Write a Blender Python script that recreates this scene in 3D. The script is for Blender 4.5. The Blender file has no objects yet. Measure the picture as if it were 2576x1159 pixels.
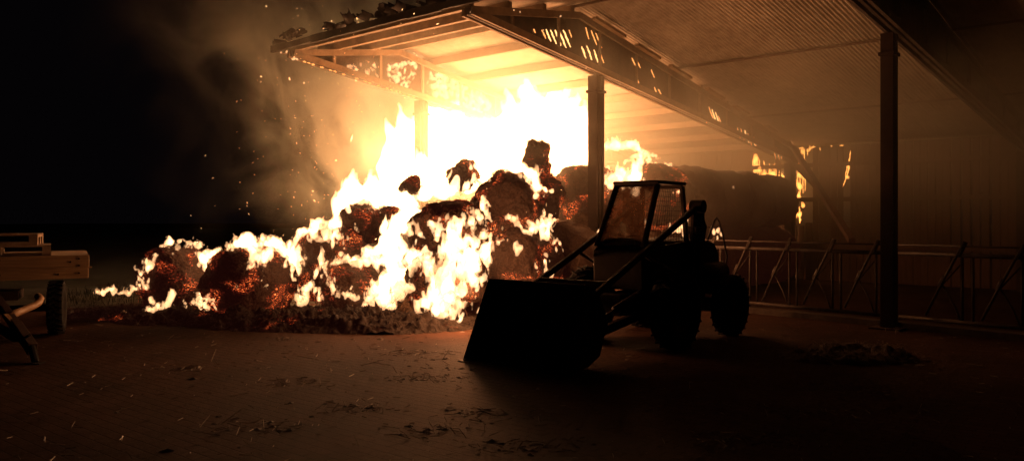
import bpy, math, random
import numpy as np
from mathutils import Vector

R = random.Random(7)
RS = np.random.RandomState(11)
sc = bpy.context.scene
COL = sc.collection

# ------------------------------------------------------------------ geometry helpers
CX, HY, F = 1288.0, 550.0, 1932.0
CAMZ = 1.6


def P(x, y, D):
    """sight direction measured on the photograph -> a point at distance D"""
    return np.array([(x - CX) / F * D, D, CAMZ + (HY - y) / F * D])


def nrm(v):
    v = np.asarray(v, float)
    return v / max(1e-9, np.linalg.norm(v))


EACH = ('stiffener', 'plate', 'bracket', 'chord', 'bolt', 'roof_rim', 'hydraulic_hose', 'glowing_edge', 'frame_rail', 'push_frame', 'link', 'drawbar')


class MB:
    def __init__(self):
        self.v = []
        self.f = []
        self.n = 0

    def add(self, V, Fc):
        V = np.asarray(V, float)
        self.v.append(V)
        self.f += [tuple(int(i) + self.n for i in q) for q in Fc]
        self.n += len(V)
        return self

    def box(self, c, s, ax=None):
        c = np.asarray(c, float)
        ax = np.eye(3) if ax is None else np.asarray(ax, float)
        V = []
        for k in range(8):
            d = np.array([(k & 1) * 2 - 1, ((k >> 1) & 1) * 2 - 1, ((k >> 2) & 1) * 2 - 1]) * np.asarray(s) / 2
            V.append(c + d[0] * ax[0] + d[1] * ax[1] + d[2] * ax[2])
        return self.add(V, [(0, 2, 3, 1), (4, 5, 7, 6), (0, 1, 5, 4), (2, 6, 7, 3), (0, 4, 6, 2), (1, 3, 7, 5)])

    def beam(self, p0, p1, w, h, up=(0, 0, 1)):
        p0, p1 = np.asarray(p0, float), np.asarray(p1, float)
        d = p1 - p0
        L = np.linalg.norm(d)
        d = d / L
        up = np.asarray(up, float)
        if abs(np.dot(up, d)) > .98:
            up = np.array([0.3, 1, 0])
        s = nrm(np.cross(up, d))
        u = np.cross(d, s)
        return self.box((p0 + p1) / 2, (L, w, h), (d, s, u))

    def tube(self, pts, r, n=10, cap=True):
        pts = [np.asarray(p, float) for p in pts]
        rr = r if hasattr(r, '__len__') else [r] * len(pts)
        V = []
        prev = None
        for i, p in enumerate(pts):
            a = pts[max(0, i - 1)]
            b = pts[min(len(pts) - 1, i + 1)]
            d = nrm(b - a)
            if prev is None:
                t = np.array([0, 0, 1.]) if abs(d[2]) < .9 else np.array([1., 0, 0])
                s = nrm(np.cross(t, d))
            else:
                s = nrm(prev - d * np.dot(prev, d))
            prev = s
            u = np.cross(d, s)
            for k in range(n):
                a_ = 2 * math.pi * k / n
                V.append(p + rr[i] * (math.cos(a_) * s + math.sin(a_) * u))
        Fc = []
        for i in range(len(pts) - 1):
            for k in range(n):
                k2 = (k + 1) % n
                Fc.append((i * n + k, i * n + k2, (i + 1) * n + k2, (i + 1) * n + k))
        if cap:
            Fc.append(tuple(range(n - 1, -1, -1)))
            Fc.append(tuple(range((len(pts) - 1) * n, len(pts) * n)))
        return self.add(V, Fc)

    def prism(self, prof, org, ax, ay, az, a, b):
        """closed profile (x,z) in the ax/az plane swept along ay from a to b"""
        org, ax, ay, az = [np.asarray(q, float) for q in (org, ax, ay, az)]
        n = len(prof)
        V = [org + ax * x + az * z + ay * a for x, z in prof] + [org + ax * x + az * z + ay * b for x, z in prof]
        Fc = [tuple(range(n))[::-1], tuple(range(n, 2 * n))]
        for i in range(n):
            j = (i + 1) % n
            Fc.append((i, j, n + j, n + i))
        return self.add(V, Fc)

    def lathe(self, prof, c, ax, n=40, tread=None):
        """profile (axial, radius) turned about the axis ax through c"""
        c, ax = np.asarray(c, float), nrm(ax)
        t = np.array([0, 0, 1.]) if abs(ax[2]) < .9 else np.array([1., 0, 0])
        s = nrm(np.cross(t, ax))
        u = np.cross(ax, s)
        m = len(prof)
        V = []
        for k in range(n):
            th = 2 * math.pi * k / n
            for (a, r) in prof:
                V.append(c + ax * a + r * (math.cos(th) * s + math.sin(th) * u))
        Fc = []
        for k in range(n):
            k2 = (k + 1) % n
            for i in range(m - 1):
                Fc.append((k * m + i, k * m + i + 1, k2 * m + i + 1, k2 * m + i))
        return self.add(V, Fc)

    def build(self, name, mat, parent=None, smooth=False, bevel=0):
        if name in EACH and len(self.v) > 1:
            k = 0
            for V in self.v:
                Fc = [tuple(i - k for i in q) for q in self.f if k <= q[0] < k + len(V)]
                link(name, V, Fc, mat, parent, smooth, bevel)
                k += len(V)
            return None
        V = np.vstack(self.v)
        return link(name, V, self.f, mat, parent, smooth, bevel)


def rootloc(p):
    loc = np.zeros(3)
    while p is not None:
        loc += np.array(p.location)
        p = p.parent
    return loc


def link(name, V, Fc, mat, parent=None, smooth=False, bevel=0):
    V = np.asarray(V, float)
    if parent is not None:
        org = rootloc(parent)
        loc = np.zeros(3)
    else:
        lo, hi = V.min(0), V.max(0)
        org = np.array([(lo[0] + hi[0]) / 2, (lo[1] + hi[1]) / 2, lo[2]])
        loc = org
    me = bpy.data.meshes.new(name)
    me.from_pydata((V - org).tolist(), [], [tuple(q) for q in Fc])
    me.update()
    if smooth:
        me.polygons.foreach_set('use_smooth', [True] * len(me.polygons))
    me.materials.append(mat)
    o = bpy.data.objects.new(name, me)
    COL.objects.link(o)
    o.location = loc
    if parent is not None:
        o.parent = parent
    if bevel:
        b = o.modifiers.new('bevel', 'BEVEL')
        b.width = bevel
        b.segments = 2
        b.limit_method = 'ANGLE'
    return o


def tag(o, label=None, cat=None, group=None, kind=None):
    if label: o['label'] = label
    if cat: o['category'] = cat
    if group: o['group'] = group
    if kind: o['kind'] = kind
    return o


def empty(name, loc, label, cat, group=None):
    o = bpy.data.objects.new(name, None)
    COL.objects.link(o)
    o.location = loc
    o.empty_display_size = .2
    return tag(o, label, cat, group)


# ------------------------------------------------------------------ noise
def _hash(i, j, k, seed):
    h = (i * 374761393 + j * 668265263 + k * 2147483647 + seed * 974634777) & 0xffffffff
    h = ((h ^ (h >> 13)) * 1274126177) & 0xffffffff
    h = ((h ^ (h >> 16)) * 2246822519) & 0xffffffff
    return ((h ^ (h >> 15)) & 0xffffff) / float(0xffffff)


def vnoise(Q, s, seed=0):
    Q = np.asarray(Q) * s + 1000.37
    I = np.floor(Q).astype(np.int64)
    f = Q - I
    f = f * f * (3 - 2 * f)
    out = 0
    for a in (0, 1):
        for b in (0, 1):
            for c in (0, 1):
                w = (f[:, 0] if a else 1 - f[:, 0]) * (f[:, 1] if b else 1 - f[:, 1]) * (f[:, 2] if c else 1 - f[:, 2])
                out = out + w * _hash(I[:, 0] + a, I[:, 1] + b, I[:, 2] + c, seed)
    return out * 2 - 1


def fbm(Q, s, seed=0, octv=4, gain=.5):
    t, a = 0, 1.0
    for o in range(octv):
        t = t + a * vnoise(Q, s * 2 ** o, seed + o * 17)
        a *= gain
    return t


def gridnoise(shape, h, lam, rs):
    """smooth random lattice of feature size lam (x,y,z metres) sampled on a grid of spacing h"""
    a = rs.uniform(-1, 1, [int(shape[i] * h / lam[i]) + 3 for i in range(3)]).astype(np.float32)
    for ax in range(3):
        n = shape[ax]
        t = np.arange(n) * h / lam[ax] + .3
        i = t.astype(int)
        f = (t - i).astype(np.float32)
        f = f * f * (3 - 2 * f)
        i = np.minimum(i, a.shape[ax] - 2)
        sh = [1, 1, 1]
        sh[ax] = n
        f = f.reshape(sh)
        a = np.take(a, i, ax) * (1 - f) + np.take(a, i + 1, ax) * f
    return a


# ------------------------------------------------------------------ surface nets
def surface_nets(G, org, h):
    G = G.copy()
    for ax in range(3):
        s = [slice(None)] * 3
        s[ax] = 0
        G[tuple(s)] = -1
        s[ax] = -1
        G[tuple(s)] = -1
    S = G > 0
    nx, ny, nz = G.shape
    cnt = np.zeros((nx - 1, ny - 1, nz - 1), np.int8)
    for a in (0, 1):
        for b in (0, 1):
            for c in (0, 1):
                cnt += S[a:nx - 1 + a, b:ny - 1 + b, c:nz - 1 + c]
    act = (cnt > 0) & (cnt < 8)
    idx = np.full(act.shape, -1, np.int64)
    I = np.argwhere(act)
    idx[act] = np.arange(len(I))
    acc = np.zeros((len(I), 3))
    w = np.zeros(len(I))
    offs = [(a, b, c) for a in (0, 1) for b in (0, 1) for c in (0, 1)]
    for p in offs:
        for ax in range(3):
            if p[ax]: continue
            q = list(p)
            q[ax] = 1
            g0 = G[I[:, 0] + p[0], I[:, 1] + p[1], I[:, 2] + p[2]]
            g1 = G[I[:, 0] + q[0], I[:, 1] + q[1], I[:, 2] + q[2]]
            m = (g0 > 0) != (g1 > 0)
            t = np.where(m, g0 / np.where(m, g0 - g1, 1), 0)
            pt = np.array(p, float)[None, :].repeat(len(I), 0)
            pt[:, ax] += t
            acc[m] += pt[m]
            w[m] += 1
    V = (I + acc / w[:, None]) * h + np.array(org)
    Fs = []
    for ax in range(3):
        b, c = (ax + 1) % 3, (ax + 2) % 3
        s0 = [slice(None)] * 3
        s1 = [slice(None)] * 3
        s0[ax] = slice(0, -1)
        s1[ax] = slice(1, None)
        E = np.argwhere(S[tuple(s0)] != S[tuple(s1)])
        e0 = E.copy()
        neg = S[E[:, 0], E[:, 1], E[:, 2]]

        def cell(db, dc):
            q = e0.copy()
            q[:, b] -= db
            q[:, c] -= dc
            return idx[q[:, 0], q[:, 1], q[:, 2]]
        Q = np.stack([cell(1, 1), cell(0, 1), cell(0, 0), cell(1, 0)], 1)
        Q[~neg] = Q[~neg][:, ::-1]
        Fs.append(Q)
    return V, np.vstack(Fs)


def link_np(name, V, Q, mat, smooth=False):
    lo, hi = V.min(0), V.max(0)
    org = np.array([(lo[0] + hi[0]) / 2, (lo[1] + hi[1]) / 2, lo[2]])
    me = bpy.data.meshes.new(name)
    k = Q.shape[1]
    me.vertices.add(len(V))
    me.vertices.foreach_set('co', (V - org).astype(np.float32).ravel())
    me.loops.add(Q.size)
    me.loops.foreach_set('vertex_index', Q.astype(np.int32).ravel())
    me.polygons.add(len(Q))
    me.polygons.foreach_set('loop_start', (np.arange(len(Q)) * k).astype(np.int32))
    me.update(calc_edges=True)
    me.validate()
    if smooth:
        me.polygons.foreach_set('use_smooth', [True] * len(me.polygons))
    me.materials.append(mat)
    o = bpy.data.objects.new(name, me)
    COL.objects.link(o)
    o.location = org
    return o


# ------------------------------------------------------------------ materials
def newmat(name):
    m = bpy.data.materials.new(name)
    m.use_nodes = True
    nt = m.node_tree
    nt.nodes.clear()
    out = nt.nodes.new('ShaderNodeOutputMaterial')
    return m, nt, out


def N(nt, t, **kw):
    n = nt.nodes.new(t)
    for k, v in kw.items():
        if k in n.inputs:
            n.inputs[k].default_value = v
        else:
            setattr(n, k, v)
    return n


def L(nt, a, b):
    nt.links.new(a, b)


def math_(nt, op, a, b=None, c=None, clamp=False):
    n = nt.nodes.new('ShaderNodeMath')
    n.operation = op
    n.use_clamp = clamp
    for i, v in enumerate((a, b, c)):
        if v is None: continue
        if isinstance(v, (int, float)):
            n.inputs[i].default_value = v
        else:
            L(nt, v, n.inputs[i])
    return n.outputs[0]


def ramp(nt, fac, stops):
    n = nt.nodes.new('ShaderNodeValToRGB')
    e = n.color_ramp.elements
    while len(e) > 1: e.remove(e[-1])
    e[0].position = stops[0][0]
    c0 = stops[0][1]
    e[0].color = (*c0, 1) if len(c0) == 3 else c0
    for p, c in stops[1:]:
        q = e.new(p)
        q.color = (*c, 1)
    L(nt, fac, n.inputs[0])
    return n.outputs[0]


def mapr(nt, v, a, b, c=0, d=1, smooth=True):
    n = nt.nodes.new('ShaderNodeMapRange')
    n.interpolation_type = 'SMOOTHSTEP' if smooth else 'LINEAR'
    L(nt, v, n.inputs[0])
    for i, q in enumerate((a, b, c, d)): n.inputs[i + 1].default_value = q
    return n.outputs[0]


def surf(name, c1, c2, scale=8, rough=.8, bump=.3, stretch=(1, 1, 1), metal=0, dist=.02, detail=8, spec=.4):
    """two-tone weathered surface: fine noise, larger stains, bump"""
    m, nt, out = newmat(name)
    tc = N(nt, 'ShaderNodeTexCoord')
    mp = N(nt, 'ShaderNodeMapping')
    mp.inputs['Scale'].default_value = stretch
    L(nt, tc.outputs['Object'], mp.inputs[0])
    n1 = N(nt, 'ShaderNodeTexNoise', Scale=scale, Detail=detail, Roughness=.65)
    L(nt, mp.outputs[0], n1.inputs['Vector'])
    n2 = N(nt, 'ShaderNodeTexNoise', Scale=scale * .17, Detail=4.0)
    L(nt, tc.outputs['Object'], n2.inputs['Vector'])
    f = math_(nt, 'ADD', math_(nt, 'MULTIPLY', n1.outputs[0], .6), math_(nt, 'MULTIPLY', n2.outputs[0], .5))
    col = ramp(nt, f, [(.38, c1), (.72, c2)])
    b = N(nt, 'ShaderNodeBsdfPrincipled')
    b.inputs['Roughness'].default_value = rough
    b.inputs['Metallic'].default_value = metal
    b.inputs['Specular IOR Level'].default_value = spec
    L(nt, col, b.inputs['Base Color'])
    bp = N(nt, 'ShaderNodeBump', Strength=bump, Distance=dist)
    L(nt, n1.outputs[0], bp.inputs['Height'])
    L(nt, bp.outputs[0], b.inputs['Normal'])
    L(nt, b.outputs[0], out.inputs[0])
    return m


def ember(name, patch, base=((.012, .009, .007), (.07, .042, .028)), pscale=1.6, fscale=16, gain=1.0, seed=0.0, stretch=(1, 1, 1.5), width=.12):
    """charred straw: faint red glow all over, embers where noise exceeds patch"""
    m, nt, out = newmat(name)
    tc = N(nt, 'ShaderNodeTexCoord')
    mp = N(nt, 'ShaderNodeMapping')
    mp.inputs['Location'].default_value = (seed, seed * 1.7, -seed)
    mp.inputs['Scale'].default_value = stretch
    L(nt, tc.outputs['Object'], mp.inputs[0])
    big = N(nt, 'ShaderNodeTexNoise', Scale=pscale, Detail=3.0, Distortion=.6)
    L(nt, mp.outputs[0], big.inputs['Vector'])
    fine = N(nt, 'ShaderNodeTexNoise', Scale=fscale, Detail=8.0, Roughness=.68, Distortion=3.0)
    L(nt, mp.outputs[0], fine.inputs['Vector'])
    mask = mapr(nt, big.outputs[0], patch, patch + width)
    ff = mapr(nt, fine.outputs[0], .42, .74)
    g = math_(nt, 'MULTIPLY', mask, ff)
    g = math_(nt, 'POWER', g, 1.3)
    ecol = ramp(nt, g, [(0, (.02, .003, .002)), (.1, (.10, .012, .006)), (.35, (.5, .05, .012)), (.62, (1.0, .22, .04)), (1, (1, .55, .2))])  # faint red glow throughout, put in for the bales' smoky, smouldering tone
    st = mapr(nt, g, 0, 1, .3, 2.0, False)
    st = math_(nt, 'MULTIPLY', st, gain)
    bcol = ramp(nt, fine.outputs[0], [(.35, base[0]), (.75, base[1])])
    b = N(nt, 'ShaderNodeBsdfPrincipled', Roughness=.9)
    b.inputs['Specular IOR Level'].default_value = .2
    L(nt, bcol, b.inputs['Base Color'])
    L(nt, ecol, b.inputs['Emission Color'])
    L(nt, st, b.inputs['Emission Strength'])
    bp = N(nt, 'ShaderNodeBump', Strength=.9, Distance=.03)
    L(nt, fine.outputs[0], bp.inputs['Height'])
    L(nt, bp.outputs[0], b.inputs['Normal'])
    L(nt, b.outputs[0], out.inputs[0])
    return m


def flame_mat(name, strength, col=(1.0, .40, .10)):
    m, nt, out = newmat(name)
    e = N(nt, 'ShaderNodeEmission')
    e.inputs[0].default_value = (*col, 1)
    e.inputs[1].default_value = strength
    L(nt, e.outputs[0], out.inputs['Volume'])
    m.cycles.homogeneous_volume = True
    return m


def glow(name, col, s):
    m, nt, out = newmat(name)
    e = N(nt, 'ShaderNodeEmission')
    e.inputs[0].default_value = (*col, 1)
    e.inputs[1].default_value = s
    L(nt, e.outputs[0], out.inputs[0])
    return m


M = {}
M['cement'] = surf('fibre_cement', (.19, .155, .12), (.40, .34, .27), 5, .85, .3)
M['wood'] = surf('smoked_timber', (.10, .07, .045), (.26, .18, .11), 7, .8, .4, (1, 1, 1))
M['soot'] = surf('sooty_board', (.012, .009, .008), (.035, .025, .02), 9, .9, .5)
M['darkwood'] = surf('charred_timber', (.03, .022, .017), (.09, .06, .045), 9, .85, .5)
M['steel'] = surf('painted_steel_post', (.02, .012, .01), (.048, .027, .02), 6, .7, .15, spec=.12)
M['wallboard'] = surf('wall_board', (.05, .026, .016), (.13, .07, .042), 6, .85, .3, (6, 6, .5))
M['galv'] = surf('galvanised_steel', (.035, .028, .024), (.10, .08, .07), 12, .6, .12, metal=.35, spec=.2)
M['tractor'] = surf('worn_tractor_paint', (.014, .009, .007), (.04, .024, .018), 9, .6, .2, spec=.12)
M['tractorlight'] = surf('dusty_panel', (.012, .008, .006), (.026, .018, .013), 9, .8, .2, spec=.08)
M['rubber'] = surf('tyre_rubber', (.006, .006, .006), (.016, .014, .013), 14, .9, .5, spec=.1)
M['bucket'] = surf('rusty_bucket_steel', (.02, .012, .008), (.05, .03, .02), 8, .7, .3, spec=.1)
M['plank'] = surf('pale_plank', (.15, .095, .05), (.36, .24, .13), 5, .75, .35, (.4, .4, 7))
M['pallet'] = surf('pallet_wood', (.13, .09, .06), (.30, .22, .15), 8, .85, .4)
M['yellow'] = surf('worn_pale_paint_and_lit_edge', (.14, .08, .04), (.27, .16, .08), 9, .6, .2)
M['straw'] = surf('loose_straw', (.015, .01, .006), (.18, .125, .07), 30, .6, .1)
M['block'] = surf('pale_block', (.5, .4, .3), (.75, .65, .5), 12, .7, .1)
M['char'] = ember('charred_straw_bed', .60, base=((.006, .005, .004), (.03, .02, .014)), pscale=1.8, fscale=20, gain=.8)
M['bale_a'] = ember('charred_bale', .475, pscale=1.9, fscale=10, gain=1.4, seed=3.1, width=.16)
M['bale_b'] = ember('smouldering_bale', .46, pscale=1.9, fscale=9, gain=1.5, seed=8.4, width=.2)
M['bale_c'] = ember('dark_bale', .62, base=((.03, .02, .014), (.14, .09, .055)), pscale=1.2, fscale=17, gain=1.0, seed=1.2)
M['flame'] = flame_mat('flame', 26, (1, .56, .27))
M['flame_s'] = flame_mat('small_flame', 22, (1, .50, .22))
M['slit_back'] = glow('white_hot_board_edge', (1, .36, .07), 5)
M['flame_d'] = flame_mat('dim_flame', 40, (1, .36, .07))
M['spark'] = glow('spark', (1, .50, .2), 4.5)
M['hotedge'] = ember('burning_timber', .36, base=((.03, .02, .015), (.1, .06, .04)), pscale=1.2, fscale=7, gain=3.2, seed=5.0, width=.2)

# glass of the cab, dusty
m, nt, out = newmat('dusty_glass')
tc = N(nt, 'ShaderNodeTexCoord')
n1 = N(nt, 'ShaderNodeTexNoise', Scale=6.0, Detail=6.0)
L(nt, tc.outputs['Object'], n1.inputs['Vector'])
tr = N(nt, 'ShaderNodeBsdfTransparent')
df = N(nt, 'ShaderNodeBsdfPrincipled', Roughness=.4)
df.inputs['Base Color'].default_value = (.10, .07, .05, 1)
mx = N(nt, 'ShaderNodeMixShader')
tl = N(nt, 'ShaderNodeBsdfTranslucent')
tl.inputs[0].default_value = (.30, .17, .10, 1)
m2 = N(nt, 'ShaderNodeMixShader')
m2.inputs[0].default_value = .75
L(nt, df.outputs[0], m2.inputs[1])
L(nt, tl.outputs[0], m2.inputs[2])
L(nt, mapr(nt, n1.outputs[0], .35, .7, .45, .8), mx.inputs[0])
L(nt, tr.outputs[0], mx.inputs[1])
L(nt, m2.outputs[0], mx.inputs[2])
L(nt, mx.outputs[0], out.inputs[0])
M['glass'] = m

# paved yard
m, nt, out = newmat('block_paving')
tc = N(nt, 'ShaderNodeTexCoord')
mp = N(nt, 'ShaderNodeMapping')
mp.inputs['Rotation'].default_value = (0, 0, math.radians(38))
L(nt, tc.outputs['Object'], mp.inputs[0])
wn = N(nt, 'ShaderNodeTexNoise', Scale=3.0, Detail=3.0)
L(nt, tc.outputs['Object'], wn.inputs['Vector'])
va = N(nt, 'ShaderNodeVectorMath')
va.operation = 'MULTIPLY_ADD'
L(nt, wn.outputs['Color'], va.inputs[0])
va.inputs[1].default_value = (.02, .02, 0)
L(nt, mp.outputs[0], va.inputs[2])
br = N(nt, 'ShaderNodeTexBrick')
br.inputs['Scale'].default_value = 1.0
br.inputs['Brick Width'].default_value = .2
br.inputs['Row Height'].default_value = .1
br.inputs['Mortar Size'].default_value = .006
br.inputs['Mortar Smooth'].default_value = .3
br.inputs['Color1'].default_value = (.038, .019, .012, 1)
br.inputs['Color2'].default_value = (.053, .027, .018, 1)
br.inputs['Mortar'].default_value = (.026, .012, .008, 1)
L(nt, va.outputs[0], br.inputs['Vector'])
st = N(nt, 'ShaderNodeTexNoise', Scale=.8, Detail=8.0, Roughness=.65)
L(nt, tc.outputs['Object'], st.inputs['Vector'])
sp = N(nt, 'ShaderNodeTexNoise', Scale=18.0, Detail=6.0, Roughness=.7)
L(nt, tc.outputs['Object'], sp.inputs['Vector'])
dk = ramp(nt, math_(nt, 'ADD', math_(nt, 'MULTIPLY', st.outputs[0], .65), math_(nt, 'MULTIPLY', sp.outputs[0], .35)), [(.36, (.35, .33, .32)), (.52, (.9, .88, .85)), (.68, (1.15, 1.1, 1.05))])
mc = N(nt, 'ShaderNodeMix', data_type='RGBA', blend_type='MULTIPLY')
mc.inputs[0].default_value = 1
L(nt, br.outputs['Color'], mc.inputs[6])
L(nt, dk, mc.inputs[7])
b = N(nt, 'ShaderNodeBsdfPrincipled', Roughness=.8)
b.inputs['Specular IOR Level'].default_value = .04
L(nt, mc.outputs[2], b.inputs['Base Color'])
hh = math_(nt, 'ADD', math_(nt, 'MULTIPLY', br.outputs['Fac'], -.6), math_(nt, 'MULTIPLY', sp.outputs[0], .8))
bp = N(nt, 'ShaderNodeBump', Strength=.6, Distance=.012)
L(nt, hh, bp.inputs['Height'])
L(nt, bp.outputs[0], b.inputs['Normal'])
L(nt, b.outputs[0], out.inputs[0])
M['paving'] = m

# ------------------------------------------------------------------ ground
mb = MB()
mb.add([(-150, -30, 0), (150, -30, 0), (150, 260, 0), (-150, 260, 0)], [(0, 1, 2, 3)])
g = mb.build('ground', M['paving'])
tag(g, 'block paved farmyard strewn with straw in front of the fire', kind='structure')

# ------------------------------------------------------------------ barn
U = np.array([.711, .703, 0.])          # away from the yard, along the girders
W = np.array([.764, -.645, 0.])         # along the row of posts, toward the camera's right
Z = np.array([0, 0, 1.])
PR = np.array([5.5, 11.2, 0.])
PC = PR - 5.12 * W
PL = PR - 9.92 * W
PX = PR + 5.1 * W
barn = empty('barn', tuple(PC), 'open fronted farm barn with burning girders and a corrugated roof over the fire', 'barn')


def gb(s): return 4.30 + .154 * s                     # girder underside, s metres in front of the post


def gt(s):                                            # girder top
    if s > .7: return 5.32 + (s - .7) * (4.92 - 5.32) / (3.32 - .7)
    return 5.32 + (s - .7) * .215


def girder_prof():
    return [(3.32, gb(3.32)), (3.32, gt(3.32)), (.7, gt(.7)), (-8.1, gt(-8.1)), (-8.1, gb(-8.1))]


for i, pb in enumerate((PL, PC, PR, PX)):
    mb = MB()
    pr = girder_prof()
    if i >= 2: pr = [pr[0], (3.32, gt(3.32) + .165), (.7, gt(.7) + .165), (-8.1, gt(-8.1) + .165), pr[4]]  # web raised to stop firelight striping the roof beyond
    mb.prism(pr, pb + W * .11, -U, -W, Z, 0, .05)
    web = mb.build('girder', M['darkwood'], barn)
    # chords: proud of the web on both sides
    mb = MB()
    for a, b_, fn, dz in ((3.32, -8.1, gb, .05), (.7, -8.1, gt, -.06), (3.3, .7, gt, -.05)):
        for sd in (-.10, .10):
            p0 = pb - U * a + Z * (fn(a) + dz) + W * (sd + .085)
            p1 = pb - U * b_ + Z * (fn(b_) + dz) + W * (sd + .085)
            mb.beam(p0, p1, .05, .12)
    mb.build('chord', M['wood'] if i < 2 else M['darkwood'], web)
    # web stiffeners
    mb = MB()
    for s in np.arange(2.4, -8, -1.15):
        for sd in (-.03, .2):
            mb.beam(pb - U * s + W * sd * .8 + Z * (gb(s) + .11), pb - U * s + W * sd * .8 + Z * (gt(s) - .12), .04, .1)
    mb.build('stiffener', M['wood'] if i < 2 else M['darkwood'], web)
    # posts
    for s in (0, -8.0):
        if i == 0 and s < 0:
            pass
        mb = MB()
        c = pb - U * s
        w = (.17 if i == 2 else .20) if s == 0 else .19
        hgt = gb(s) - .01
        mb.box(c + Z * hgt / 2, (.02, w * .9, hgt), (U, W, Z))
        for q in (-1, 1):
            mb.box(c + U * q * (w / 2) + Z * hgt / 2, (.03, w, hgt), (U, W, Z))
        po = mb.build('post', M['steel'], barn)
        mb = MB()
        mb.box(c + Z * .012, (.42, .42, .024), (U, W, Z))
        mb.box(c + Z * (hgt - .3), (w + .1, w + .04, .05), (U, W, Z))
        mb.build('plate', M['steel'], po)

# purlins run along W, on top of the girders
def pur(s): return gt(s) + .075


pbA = PL - W * .42
spanW = 9.92 + 5.1 + 1.2
for s in (3.2, 2.35, 1.5, .75, -.25, -1.35, -2.5, -3.6, -4.7, -5.8, -6.9, -7.9):
    mb = MB()
    p0 = pbA - U * s + Z * pur(s)
    p1 = p0 + W * 5.29
    mb.beam(p0, p1, .09, .15)
    mb.build('purlin', M['wood'], barn)
    if s in (3.2, .75, -2.5, -5.8):
        mb = MB()
        mb.beam(p1 + Z * .05 + W * .003, p1 + Z * .05 + W * (spanW - 5.29), .05, .035)
        mb.build('purlin', M['wallboard'], barn)
mb = MB()
p0 = PL - W * .44 - U * 3.42 + Z * (gt(3.3) + .085)
for k in range(40):
    a, b_ = k * .27, k * .27 + .272
    mb.beam(p0 + W * a + Z * R.uniform(-.006, .006), p0 + W * b_ + Z * R.uniform(-.006, .006), .05, .13 + R.uniform(-.02, .02))
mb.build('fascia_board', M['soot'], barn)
# pale strips at the centre girder: firelit wood painted in as pale colour
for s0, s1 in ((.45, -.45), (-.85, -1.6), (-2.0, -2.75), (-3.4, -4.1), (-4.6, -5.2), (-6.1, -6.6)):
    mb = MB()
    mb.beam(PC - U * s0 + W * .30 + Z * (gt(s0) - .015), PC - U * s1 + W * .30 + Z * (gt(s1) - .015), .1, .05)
    mb.build('lit_wood_strip', M['plank'], barn)


def roof_sheet(s0, s1, w0, w1, name, mat, ragged=False, seed=0, lift=0.0, parent=barn, dw=.013, ds=.8):
    nw = int((w1 - w0) / dw) + 1
    ns = max(2, int(abs(s1 - s0) / ds) + 1)
    ww = np.linspace(w0, w1, nw)
    rs = np.random.RandomState(seed)
    V, Fc = [], []
    rag = np.zeros(nw)
    if ragged:
        q = rs.uniform(0, 1, 400)
        rag = np.array([(q[int((a - w0) / .177 / 2) % 400]) ** 2 * .55 + q[int((a - w0) / .177 / 7) % 400 // 3] * .35 + .05 * q[int(a * 31) % 400] for a in ww])
    for th in (0, .012):
        for j in range(nw):
            for i in range(ns):
                f = i / (ns - 1)
                s = s0 + (s1 - s0) * f
                if ragged: s = (s0 - rag[j]) + (s1 - (s0 - rag[j])) * f
                z = gt(s) + .175 + lift + .009 * math.sin(2 * math.pi * ww[j] / .078) + th
                V.append(PL - U * s + W * ww[j] + Z * z)
    n = nw * ns
    for j in range(nw - 1):
        for i in range(ns - 1):
            a, b_, c, d = j * ns + i, j * ns + i + 1, (j + 1) * ns + i + 1, (j + 1) * ns + i
            Fc.append((a, b_, c, d))
            Fc.append((n + a, n + d, n + c, n + b_))
    for j in range(nw - 1):
        for i in (0, ns - 1):
            a, d = j * ns + i, (j + 1) * ns + i
            Fc.append((a, d, n + d, n + a) if i == 0 else (a, n + a, n + d, d))
    for i in range(ns - 1):
        for j in (0, nw - 1):
            a, b_ = j * ns + i, j * ns + i + 1
            Fc.append((a, n + a, n + b_, b_) if j == 0 else (a, b_, n + b_, n + a))
    return link(name, np.array(V), Fc, mat, parent, True)


roof_sheet(3.55, .7, -.38, 16.0, 'roof', M['cement'], True, 3)
roof_sheet(.7, -8.4, -.38, 16.0, 'roof', M['cement'], False, 4, .004)

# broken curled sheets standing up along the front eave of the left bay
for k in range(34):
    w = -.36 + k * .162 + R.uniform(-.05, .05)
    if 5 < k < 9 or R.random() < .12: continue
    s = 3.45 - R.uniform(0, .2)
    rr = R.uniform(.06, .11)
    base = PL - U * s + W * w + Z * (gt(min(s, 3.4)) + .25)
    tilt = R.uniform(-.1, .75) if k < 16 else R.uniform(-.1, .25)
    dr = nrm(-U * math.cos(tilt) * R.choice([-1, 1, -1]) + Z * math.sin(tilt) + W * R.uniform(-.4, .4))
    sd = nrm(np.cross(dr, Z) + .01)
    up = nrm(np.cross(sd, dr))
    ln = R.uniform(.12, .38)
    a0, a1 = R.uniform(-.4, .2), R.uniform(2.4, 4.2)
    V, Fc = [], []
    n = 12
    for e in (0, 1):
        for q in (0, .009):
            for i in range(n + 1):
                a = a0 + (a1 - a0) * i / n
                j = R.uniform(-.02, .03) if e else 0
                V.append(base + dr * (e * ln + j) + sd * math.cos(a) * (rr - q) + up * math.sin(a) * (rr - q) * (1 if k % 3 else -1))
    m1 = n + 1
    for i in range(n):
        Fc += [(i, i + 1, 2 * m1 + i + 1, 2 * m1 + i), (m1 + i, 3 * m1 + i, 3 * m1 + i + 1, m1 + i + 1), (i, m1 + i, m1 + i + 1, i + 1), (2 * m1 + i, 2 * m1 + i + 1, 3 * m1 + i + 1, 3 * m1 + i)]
    link('broken_sheet', np.array(V), Fc, M['soot'], barn, True)

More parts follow.
